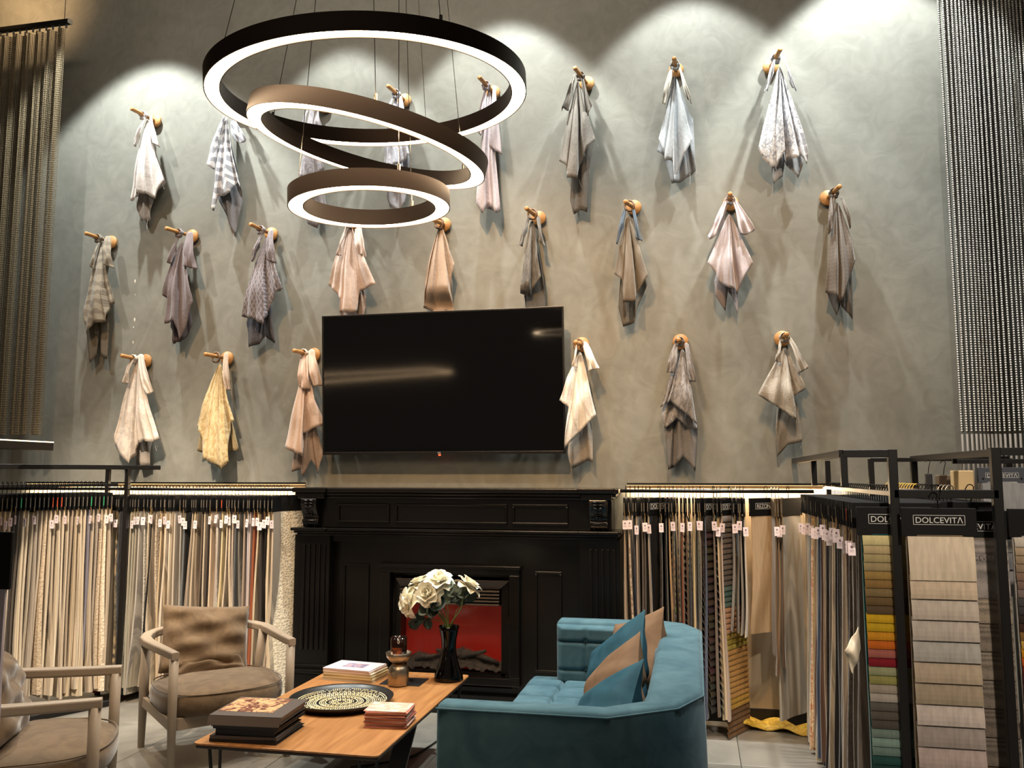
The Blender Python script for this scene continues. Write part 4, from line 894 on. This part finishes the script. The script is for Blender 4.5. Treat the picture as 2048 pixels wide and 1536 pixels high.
# black folders stacked at the front left of the table
bc = Vector((-1.852, -2.085, 0)); z = tz; brz = R(3)
specs = [(.298, .27, .014, (26, 24, 24)), (.290, .27, .013, (92, 82, 76)), (.26, .26, .022, (14, 13, 13)), (.288, .27, .012, (34, 30, 28)), (.286, .27, .014, (60, 54, 50)), (.30, .275, .03, (78, 68, 62))]
for k, (w_, d_, h_, c_) in enumerate(specs):
    b = thing('fabric_folder', ('black fabric folder, lowest of the stack on the table front', 'grey-edged fabric folder, second from the bottom of the dark stack', 'thick black fabric folder, third from the bottom of the dark stack', 'dark brown fabric folder, fourth from the bottom of the dark stack', 'grey brown fabric folder just beneath the picture box', 'grey brown presentation box with colourful picture on its lid, topmost of the dark stack')[k],
              'folder', (bc.x+random.uniform(-.006, .006), bc.y+random.uniform(-.006, .006), z), brz+R(random.uniform(-2, 2)))
    cm = mat('folder %s' % (c_,), c_, .5); pg_ = mat('folder pages', (150, 134, 122), .8)
    MB().box((-w_/2, -d_/2, 0), (w_/2, d_/2, .003)).box((-w_/2, -d_/2, h_-.003), (w_/2, d_/2, h_)).build('cover', cm, b)
    MB().box((-w_/2+.004, -d_/2, .003), (w_/2-.006, d_/2-.004, h_-.003)).build('pages', pg_ if k not in (2, 0) else cm, b)
    MB().box((-w_/2, -d_/2-.002, 0), (w_/2, -d_/2+.001, h_)).build('spine', cm, b)
    z += h_+.0005
    if k == 5:
        MB().box((-w_/2-.008, -d_/2-.012, h_-.002), (w_/2+.008, d_/2+.004, h_+.003)).build('lid', cm, b)
        MB().add([(-w_/2-.008, -d_/2-.012, h_+.001), (w_/2+.008, -d_/2-.012, h_+.001), (w_/2+.0, -d_/2-.020, h_-.035), (-w_/2-.014, -d_/2-.020, h_-.035)], [(0, 3, 2, 1)]).build('lid_flap', mat('lid flap', (104, 92, 84), .5), b, solid=.002)
        MB().box((-w_/2+.0, -d_/2+.05, h_+.003), (w_/2-.06, d_/2-.01, h_+.0036)).build('cover_picture', mat('cover picture', (206, 160, 116), .35, kind='mottle', c2=(96, 52, 42), scale=1.8), b)
# round tray with beadwork
trc = Vector((-1.70, -1.56, tz)); trr = .25
ty = thing('round_tray', 'large round black tray with concentric cream beadwork in the middle of the table', 'tray', trc)
MB().lathe([(0, .0), (trr*.86, 0), (trr*.98, .026), (trr, .034), (trr*.985, .036), (trr*.95, .03), (trr*.84, .008), (0, .006)], 72).build('dish', mat('black lacquer', (30, 29, 28), .35), ty, smooth=True)
bd = MB()
for k in range(2, 24):
    rr = k*.0092
    if k in (7, 12): continue
    nseg = max(8, int(rr*2*math.pi/.0105))
    for j in range(nseg):
        if k > 17 and random.random() < .12: continue
        if (k % 3 == 0) and j % 2: continue
        a = 2*math.pi*j/nseg+k; a2 = a+2*math.pi/nseg*.62; z_ = .0075+(.0 if rr < .19 else (rr-.19)*.4)
        bd.add([(rr*math.cos(a), rr*math.sin(a), z_), ((rr+.0055)*math.cos(a), (rr+.0055)*math.sin(a), z_), ((rr+.0055)*math.cos(a2), (rr+.0055)*math.sin(a2), z_), (rr*math.cos(a2), rr*math.sin(a2), z_), ((rr+.0028)*math.cos((a+a2)/2), (rr+.0028)*math.sin((a+a2)/2), z_+.003)],
               [(0, 1, 4), (1, 2, 4), (2, 3, 4), (3, 0, 4)])
stuff(bd.build('beadwork', mat('cream beads', (226, 206, 160), .35), ty))
# small magazines
mc = Vector((-1.352, -1.83, 0)); z = tz
for k in range(14):
    h_ = .0052
    m_ = MB(); m_.box((-.095, -.075, 0), (.095, .075, h_*.92))
    o = m_.build('leaflet', [mat('leaflet %d' % (k % 3), ((196, 120, 100), (150, 84, 70), (206, 176, 160))[k % 3], .5)] if k < 13 else [mat('leaflet top', (232, 206, 190), .4, kind='mottle', c2=(226, 168, 146), scale=1.2)], None, bevel=.0008, seg=1)
    o.location = (mc.x+random.uniform(-.004, .004), mc.y+random.uniform(-.004, .004), z); o.rotation_euler = (0, 0, R(4+random.uniform(-3, 3))); z += h_
    tag(o, 'pale pink leaflet on top of the small leaflet pile by the table edge' if k == 13 else '%s leaflet, %s from the bottom of the small pile' % (('coral', 'brown', 'pinkish')[k % 3], ordw(k+1)), 'leaflet', 'small leaflets piled on the table')
mc = Vector((-1.84, -1.05, 0)); z = tz
for k, (w_, h_, c_) in enumerate(((.30, .016, (206, 190, 160)), (.295, .015, (212, 196, 150)), (.29, .014, (220, 206, 176)), (.285, .012, (226, 206, 196)), (.28, .006, (228, 212, 214)))):
    b = thing('magazine', ('cream-edged magazine, lowest of the pile at the table far end', 'yellowish magazine, second from the bottom of the far pile', 'cream magazine, third from the bottom of the far pile', 'pale rose magazine just under the top one of the far pile', 'thin magazine with pink cover picture on top of the far pile')[k], 'magazine', (mc.x+random.uniform(-.005, .005), mc.y, z), R(-4+random.uniform(-3, 3)), 'magazines piled at the far end of the table')
    MB().box((-w_/2+.002, -.098, .0012), (w_/2-.002, .098, h_-.0012)).build('pages', mat('magazine pages %d' % k, c_, .7), b)
    cv = mat('magazine cover %d' % k, tuple(min(255, v+8) for v in c_), .3)
    MB().box((-w_/2, -.1, 0), (w_/2, .1, .0012)).box((-w_/2, -.1, h_-.0012), (w_/2, .1, h_)).build('cover', cv, b)
    if k == 4: MB().box((-.06, -.045, h_), (.07, .05, h_+.0004)).build('cover_picture', mat('pink picture', (206, 176, 176), .3, kind='mottle', c2=(140, 130, 160), scale=1.5), b)
    z += h_
# coaster, candle holder, candles
co_ = tag(MB().box((-.11, -.085, 0), (.11, .085, .003)).build('table_mat', mat('black mat', (18, 17, 17), .5), None, bevel=.001), 'square black mat under the metal candle holder', 'mat'); co_.location = (-1.545, -1.085, tz); co_.rotation_euler = (0, 0, 0)
hc = Vector((-1.552, -1.165, tz+.003))
ch = thing('candle_holder', 'brushed metal hourglass candle holder with a bowl top, beside the magazines', 'candle holder', hc)
MET2 = mat('champagne metal', (176, 160, 138), .36, 1)
MB().lathe([(0, 0), (.052, 0), (.055, .004), (.055, .07), (.05, .088), (.036, .103), (.026, .11), (0, .112)], 40).build('foot', MET2, ch, smooth=True)
MB().lathe([(0, .11), (.024, .112), (.045, .122), (.062, .142), (.068, .165), (.066, .166), (.058, .144), (.04, .128), (0, .124)], 40).build('bowl', MET2, ch, smooth=True)
AMB = mat('amber glass', (110, 42, 12), .05, spec=.8, coat=1)
def candle(loc, label, s=1):
    c = thing('candle_jar', label, 'candle', loc)
    MB().lathe([(0, 0), (.040*s, 0), (.044*s, .005), (.044*s, .114*s), (.0415*s, .114*s), (.0415*s, .085*s)], 32).build('jar', mat('dark amber glass', (26, 12, 8), .08, spec=.4), c, smooth=True)
    MB().lathe([(0, .084*s), (.041*s, .084*s)], 24).build('wax', mat('amber wax', (150, 70, 20), .4), c)
    lb = MB().grid(lambda u, v: (.0447*s*math.sin((u-.5)*1.5), -.0447*s*math.cos((u-.5)*1.5), .02*s+v*.045*s), 10, 3).build('label', mat('amber label', (150, 66, 16), .4, kind='mottle', c2=(70, 26, 10), scale=2), c, smooth=True)
    e = MB().lathe([(0, .0006), (.0085*s, 0)], 16).build('emblem', mat('emblem cream', (226, 206, 180), .5), c)
    e.location = (-.024*s, -.0395*s, .036*s); e.rotation_euler = (R(90), 0, R(-32))
    return c
candle(hc+Vector((0, 0, .131)), 'dark amber glass candle jar standing in the metal holder bowl')
candle(Vector((-1.585, -1.06, tz+.003)), 'dark glass candle jar on the black mat behind the metal holder', .9)
# vase and roses
vb = Vector((-1.325, -1.0, tz))
va = thing('flower_vase', 'tall waisted glossy black vase at the far right corner of the table', 'vase', vb)
prof = [(0, 0), (.074, 0), (.08, .006), (.076, .03), (.058, .075), (.043, .13), (.038, .17), (.041, .215), (.050, .262), (.056, .285), (.0535, .285), (.046, .255), (.037, .2), (.034, .16), (.04, .12), (0, .1)]
MB().lathe(prof, 48).build('vase_body', mat('gloss black glass', (6, 5, 5), .06, spec=.35), va, smooth=True)
PET = mat('rose petal', (252, 246, 226), .6, kind='fabric', c2=(246, 238, 212), sheen=.2, spec=.25)
STM = mat('rose stem', (104, 124, 62), .6); LEF = mat('eucalyptus leaf', (44, 62, 56), .5, kind='mottle', c2=(30, 44, 40), scale=4); LEF2 = mat('pale leaf', (126, 146, 134), .5)
def petal(mb, a, tilt, size, curl_, rnd):
    def fn(u, v):
        x = (u-.5)*size*1.25*math.sin(math.pi*min(.97, .12+v*.8))**.7; y = 0; z = v*size
        bend = curl_*v*v*size; y = -bend-(.30*size)*(1-(2*u-1)**2)*.6*(1-.2*v)+.05*size*math.sin(u*9+a)*v
        if v > .8: y += -curl_*.25*size*(v-.8)/.2; z -= .06*size*(v-.8)/.2
        p = Vector((x, y, z)); p.rotate(Matrix.Rotation(tilt, 3, 'X')); p += Vector((0, -.004, 0)); p.rotate(Matrix.Rotation(a, 3, 'Z')); return p
    mb.grid(fn, 6, 6)
def rose(px, py, label, axis, size, dy=0, stem_mid=(0, 0)):
    p = at(px, py, vb.y+dy); r = thing('rose', label, 'flower', p, 0, 'white roses in the black vase')
    rnd = random.Random(px); q = Vector(axis).to_track_quat('Z', 'Y')
    hd = MB()
    for L_, (n_, t_, s_, cu) in enumerate(((3, .06, .62, .0), (4, .25, .78, .08), (5, .5, .95, .25), (6, .85, 1.08, .4), (6, 1.22, 1.12, .5))):
        for k in range(n_): petal(hd, 2*math.pi*k/n_+L_*.7+rnd.uniform(-.15, .15), t_+rnd.uniform(-.1, .1), size*s_*rnd.uniform(.92, 1.1), cu, rnd)
    off = q @ Vector((0, 0, -size*.45))
    for k in range(len(hd.v)): hd.v[k] = tuple(q @ Vector(hd.v[k])+off)
    hd.build('petals', PET, r, smooth=True, solid=.0012, sub=1)
    base = off; tgt = vb+Vector((rnd.uniform(-.025, .025), rnd.uniform(-.02, .02), .22))-p; top = vb+Vector(((p.x-vb.x)*.1, (p.y-vb.y)*.1, .30))-p
    m1 = base+(q @ Vector((0, 0, -.05))); m2 = m1.lerp(top, .5)+Vector((stem_mid[0], 0, stem_mid[1]))
    ctl = [base, m1, m2, top, tgt]; pts = []
    for i in range(4):
        for k in range(5):
            t = k/5; P0 = ctl[max(i-1, 0)]; P1 = ctl[i]; P2 = ctl[i+1]; P3 = ctl[min(i+2, 4)]
            pts.append(.5*((2*P1)+(P2-P0)*t+(2*P0-5*P1+4*P2-P3)*t*t+(3*P1-P0-3*P2+P3)*t**3))
    pts.append(tgt)
    MB().tube(pts, .0036, 7).build('stem', STM, r, smooth=True)
    sp = MB()
    for k in range(5):
        a = 2*math.pi*k/5; d_ = q @ Vector((math.cos(a)*.028, math.sin(a)*.028, .006)); e_ = q @ Vector((-math.sin(a)*.006, math.cos(a)*.006, 0))
        sp.add([base+e_, base-e_, base+d_], [(0, 1, 2)])
    sp.build('sepals', STM, r, solid=.001)
    return r
rose(806, 1206, 'white rose drooping to the far left of the bouquet', (-.75, -.55, -.05), .068, -.03, (-.02, .05))
rose(838, 1158, 'white rose at the back upper left of the bouquet', (-.35, .0, .9), .058, .03)
rose(878, 1152, 'highest white rose at the top of the bouquet', (.1, -.45, .85), .066, .0)
rose(852, 1184, 'open white rose facing forward below the highest two', (-.15, -.95, .25), .066, -.06)
rose(942, 1163, 'single white rose standing apart on the right of the bouquet', (.35, .15, .6), .058, .0, (.02, 0))
def leaf_spray(label, leaves, st, m, dy):
    p0 = vb+Vector((0, 0, .285)); r = thing('leaf_spray', label, 'foliage', p0)
    tip = at(st[0], st[1], vb.y+dy)-p0
    MB().tube([Vector((0, 0, -.05)), tip*.4+Vector((0, 0, .01)), tip], .0024, 6).build('stem', STM, r, smooth=True)
    for (px, py, sz, ang) in leaves:
        sz *= 1.3
        c = at(px, py, vb.y+dy)-p0; lf = MB()
        def fn(u, v): 
            x = (u-.5)*sz*1.0*math.sin(math.pi*min(.985, .03+v*.95))**.6; return (x, -.25*sz*abs(u-.5)*2+.18*sz*v*v, (v-.5)*sz)
        lf.grid(fn, 4, 6); rot = Matrix.Rotation(R(ang), 3, 'Y') @ Matrix.Rotation(R(random.uniform(-35, 20)), 3, 'X') @ Matrix.Rotation(R(random.uniform(-25, 25)), 3, 'Z')
        for k in range(len(lf.v)): lf.v[k] = tuple(rot @ Vector(lf.v[k]))
        o = lf.build('leaf', m if random.random() < .8 else LEF2, r, smooth=True, solid=.0008); o.location = c
leaf_spray('dark green leaf spray on the left of the bouquet', [(857, 1212, .075, -20), (868, 1225, .06, 10), (878, 1210, .07, 30), (848, 1222, .05, -60), (840, 1238, .055, -100), (828, 1247, .05, -120), (858, 1248, .045, 170), (866, 1200, .06, 0)], (850, 1235), LEF, -.03)
leaf_spray('dark green leaf spray on the right of the bouquet', [(928, 1185, .055, 70), (940, 1190, .06, 100), (918, 1178, .05, 20), (922, 1200, .05, 120), (912, 1195, .045, 60)], (935, 1186), LEF, .0)
leaf_spray('pale silvery leaf spray in the middle of the bouquet', [(885, 1182, .055, -30), (896, 1176, .06, 20), (903, 1183, .05, 60), (893, 1198, .045, 100), (882, 1196, .04, -80), (900, 1170, .04, 0)], (893, 1185), LEF2, .01)

# ================================================================= ARMCHAIRS
CHM = mat('taupe painted wood', (150, 134, 116), .5); SUE = mat('taupe suede', (112, 92, 70), .85, kind='suede', c2=(98, 80, 61), bump=.3, sheen=.5, spec=.15)
def pillow_mb(w, h, t, seed=0, pinch=.07, wr=.006, nu=26, rnd_=4):
    rnd = random.Random(seed); mb = MB(); a1, a2, a3 = [rnd.uniform(0, 6) for _ in range(3)]
    def pos(u, v, sg):
        x = 2*u-1; y = 2*v-1; e = ((1-abs(x)**rnd_)*(1-abs(y)**rnd_))
        th = t/2*max(0, e)**.55
        X = w/2*x*(1-pinch*(1-y*y)); Z = h/2*y*(1-pinch*(1-x*x))
        wv = wr*(math.sin(x*4+y*7+a1)+math.sin(y*11-x*3+a2)*.7+math.sin(x*9+a3)*.4)*min(1, e*2)
        return Vector((X, sg*th+(wv if sg < 0 else -wv*.3), Z))
    mb.grid(lambda u, v: pos(u, v, -1), nu, nu)
    mb.grid(lambda u, v: pos(u, v, 1), nu, nu, flip=True)
    return mb
def armchair(loc, rz, label, fwd=0):
    c = thing('armchair', label, 'armchair', loc, rz)
    for sx in (-1, 1):
        MB().tube([(sx*.30, -.30, 0), (sx*.305, -.30, .35), (sx*.305, -.30, .585)], [.018, .023, .024], 12).build('leg', CHM, c, smooth=True)
        MB().tube([(sx*.29, .33, 0), (sx*.315, .22, .33), (sx*.325, .16, .6)], [.018, .025, .027], 12).build('leg', CHM, c, smooth=True)
        P = [(.305, -.325), (.312, -.2), (.325, -.05), (.335, .08), (.33, .17), (.30, .24), (.25, .285), (.18, .31)]
        pts = [Vector((sx*x, y, .598+.03*(i/7)**2)) for i, (x, y) in enumerate(P)]
        MB().sweep(pts, [.040, .044, .05, .056, .058, .056, .048, .04], .042, ch=.3).build('arm', CHM, c, smooth=False, bevel=.004)
        MB().sweep([(sx*.30, -.3, .25), (sx*.31, .235, .27)], .022, .055, ch=.2).build('side_rail', CHM, c)
        MB().tube([(sx*.17, .30, .24), (sx*.17, .345, .66)], .017, 10).build('back_post', CHM, c, smooth=True)
    MB().sweep([(-.3, -.26, .25), (.3, -.26, .25)], .022, .06, ch=.2).build('front_rail', CHM, c)
    MB().sweep([(-.3, .235, .26), (.3, .235, .26)], .022, .06, ch=.2).build('rear_rail', CHM, c)
    MB().sweep([(-.2, .318, .625), (0, .33, .632), (.2, .318, .625)], .03, .05, ch=.3).build('back_rail', CHM, c)
    s = MB(); n = 48; prof = [(.0, .258), (.5, .258), (.88, .262), (.98, .29), (1.02, .335), (1.0, .378), (.94, .402), (.6, .422), (.3, .426), (0, .426)]
    V = []
    for r_, z in prof:
        for k in range(n):
            a = 2*math.pi*k/n; ca, sa = math.cos(a), math.sin(a); e = .72
            x = math.copysign(abs(ca)**e, ca); y = math.copysign(abs(sa)**e, sa)
            V.append((x*.325*r_, -.035+y*.315*r_, z+(.006*math.sin(a*3+1) if r_ > .5 else 0)-.012*(y > .3)*r_))
    s.add(V, [(j*n+k, j*n+(k+1) % n, (j+1)*n+(k+1) % n, (j+1)*n+k) for j in range(len(prof)-1) for k in range(n)])
    so = s.build('seat_cushion', SUE, c, smooth=True, sub=1)
    MB().tube([(math.copysign(abs(math.cos(a))**.72, math.cos(a))*.320, -.035+math.copysign(abs(math.sin(a))**.72, math.sin(a))*.310, .391) for a in [2*math.pi*k/64 for k in range(65)]], .0035, 6).build('piping', SUE, so, smooth=True)
    p = pillow_mb(.50, .37, .15, seed=int(rz*10), pinch=.05, wr=.010)
    po = p.build('back_cushion', SUE, c, smooth=True, sub=1); po.location = (0, .19-fwd, .575); po.rotation_euler = (R(-16), R(6), 0)
    q = pillow_mb(.42, .15, .12, seed=5+int(rz), wr=.012); qo = q.build('lumbar_roll', SUE, c, smooth=True, sub=1); qo.location = (.0, .15, .435); qo.rotation_euler = (R(-60), 0, 0)
    return c
armchair((-2.60, -1.19, 0), R(48.7), 'taupe wooden armchair with suede cushions, facing forward left of the table')
armchair((-2.76, -2.37, 0), R(119.9), 'taupe wooden armchair cut off by the left picture edge, seen from its side', .08)

# ================================================================= SOFA
VEL = mat('teal velvet', (76, 106, 116), .75, kind='velvet', c2=(56, 86, 98), bump=.12, sheen=.15, spec=.12)
sf = thing('sofa', 'teal velvet tufted sofa with angled corners on the right of the coffee table', 'sofa', (-.45, -1.7, 0)); so_ = Vector(sf.location)
st = .722
def mitre(path, w, closed=False):       # offset outlines of a plan polyline -> (left, right)
    Lp, Rp = [], []; m = len(path)
    for i, p in enumerate(path):
        p = Vector(p); t1 = (p-Vector(path[i-1])).normalized() if i else None; t2 = (Vector(path[i+1])-p).normalized() if i < m-1 else None
        t = ((t1 or t2)+(t2 or t1)).normalized(); nrm = Vector((-t.y, t.x)); k = 1/max(.5, nrm.dot(Vector((-(t2 or t1).y, (t2 or t1).x))))
        Lp.append(p+nrm*w[i]/2*k); Rp.append(p-nrm*w[i]/2*k)
    return Lp, Rp
outer = [(-.885, -2.665), (-.30, -2.665), (-.075, -2.50), (.012, -2.30), (.012, -1.02), (-.06, -.86), (-.17, -.80), (-.745, -.80)]
inner = [(-.885, -2.565), (-.32, -2.565), (-.20, -2.47), (-.19, -2.30), (-.19, -1.05), (-.20, -.98), (-.24, -.93), (-.745, -.93)]
fb = MB(); n = len(outer); zs0, r_ = .09, .022
lay = [(0, zs0), (0, st-r_), (.35*r_, st-.3*r_), (r_, st)]
V = []
for off, z in lay:
    for (ox_, oy_), (ix_, iy_) in zip(outer, inner):
        d_ = Vector((ix_-ox_, iy_-oy_)).normalized(); fl_out = .02*(1-z/st); V.append((ox_+d_.x*off-d_.x*fl_out-so_.x, oy_+d_.y*off-d_.y*fl_out-so_.y, z))
for off, z in reversed(lay):
    for (ox_, oy_), (ix_, iy_) in zip(outer, inner):
        d_ = Vector((ix_-ox_, iy_-oy_)).normalized(); V.append((ix_-d_.x*off-so_.x, iy_-d_.y*off-so_.y, z))
m = 8
fs = [(j*n+i, j*n+i+1, (j+1)*n+i+1, (j+1)*n+i) for j in range(m-1) for i in range(n-1)]
fs += [tuple(j*n for j in range(m)), tuple(j*n+n-1 for j in range(m-1, -1, -1))]+[(i, (m-1)*n+i, (m-1)*n+i+1, i+1) for i in range(n-1)]
fb.add(V, fs).build('frame', VEL, sf, bevel=.02, seg=4, smooth=True)
MB().tube([(x-so_.x-.0, y-so_.y, st-.016) for x, y in outer], .004, 6).build('piping', VEL, sf, smooth=True)
def tuft(P0, U, V_, Nn, nu, nv, depth, offs=(0, 0)):   # padded panel with pulled-in seams
    res = 22; mb = MB(); P0, U, V_, Nn = map(Vector, (P0, U, V_, Nn))
    def fn(u, v):
        a = abs(math.sin(math.pi*(u*nu+offs[0]))); b = abs(math.sin(math.pi*(v*nv+offs[1])))
        sa = min(1, a/.32)**.55; sb = min(1, b/.32)**.55; h = depth*(.30*sa*sb+.15*(sa+sb)/2+.40*min(1, math.hypot(a, b)/.55)**.6+.15*min(1, a/.14)*min(1, b/.14))
        edge = min(1, min(u, 1-u, v, 1-v)*18)**.5
        return P0+U*u+V_*v+Nn*(h*edge)
    mb.grid(fn, int(nu*res), int(nv*res)); return mb
# seat
sx0, sx1, sy0, sy1, sz = -.90, -.18, -2.57, -.93, .415
MB().box((sx0-so_.x+.01, sy0-so_.y, .10), (sx1-so_.x, sy1-so_.y+.12*0, sz-.03)).build('seat_base', VEL, sf, bevel=.03, seg=4)
tuft((sx0-so_.x, sy0-so_.y, sz-.035), (sx1-sx0, 0, 0), (0, sy1-sy0, 0), (0, 0, 1), 3.5, 8, .055).build('seat_cushion', VEL, sf, smooth=True)
MB().box((sx0-so_.x-.002, -.93-so_.y-.01, .12), (-.735-so_.x, -.80-so_.y, sz-.01)).build('seat_wing', VEL, sf, bevel=.03, seg=4)
# far arm and back padding
tuft((-.745-so_.x, -.925-so_.y, .40), (.55, 0, 0), (0, 0, .305), (0, -1, 0), 3.18, 2.11, .045, (.093, .48)).build('arm_padding', VEL, sf, smooth=True)
tuft((-.215-so_.x, -.95-so_.y, .40), (.03, -1.45, 0), (.025, 0, .29), (-1, 0, 0), 6.5, 1.5, .022, (0, .5)).build('back_padding', VEL, sf, smooth=True)
ST_ = mat('teal seam', (24, 48, 58), .8)
for a_, b_ in (((-.742, .475), (-.21, .475)), ((-.742, .62), (-.21, .62)), ((-.588, .41), (-.588, .69)), ((-.415, .41), (-.415, .69))):
    MB().tube([(a_[0]-so_.x, -.9525-so_.y, a_[1]), (b_[0]-so_.x, -.9525-so_.y, b_[1])], .0016, 5).build('seam', ST_, sf)
for bx in (-.588, -.415):
    for bz in (.475, .62):
        e = MB().lathe([(0, .005), (.007, .004), (.010, 0)], 12).build('button', VEL, sf, smooth=True)
        e.location = (bx-so_.x, -.945-so_.y, bz); e.rotation_euler = (R(90), 0, 0)
for sx in (-.82, -.06):
    for sy in (-2.58, -.88): MB().tube([(sx-so_.x, sy-so_.y, 0), (sx-so_.x, sy-so_.y, .1)], .022, 12).build('foot', BLACK, sf)
# cushions
BRN = mat('brown velvet', (126, 100, 78), .75, kind='velvet', c2=(108, 84, 64), bump=.15, sheen=0, spec=.12)
TEL = mat('deep teal velvet', (48, 86, 100), .7, kind='velvet', c2=(34, 66, 80), bump=.15, sheen=0, spec=.12)
for k, (x, y, z, m_, a, tl, s_, yw, lb) in enumerate(((-.30, -1.22, .62, BRN, 22, -20, .40, 38, 'brown velvet cushion leaning farthest back in the sofa'), (-.37, -1.58, .60, TEL, 38, -24, .46, 30, 'teal velvet cushion behind the front brown cushion'),
        (-.36, -1.86, .575, BRN, 44, -26, .42, 28, 'brown velvet cushion between the two teal cushions'), (-.37, -2.14, .545, TEL, 36, -32, .42, 24, 'teal velvet cushion nearest the front arm of the sofa'))):
    o = pillow_mb(s_, s_, .165, seed=20+k, pinch=.10, wr=.012, rnd_=2.6).build('sofa_cushion', m_, None, smooth=True, sub=1)
    # face the seat, lean on the back, corner up
    o.matrix_world = Matrix.Translation((x, y, z)) @ Matrix.Rotation(R(yw), 4, 'Z') @ Matrix.Rotation(R(-tl), 4, 'Y') @ Matrix.Rotation(R(90), 4, 'Z') @ Matrix.Rotation(R(a), 4, 'Y')
    tag(o, lb, 'cushion')
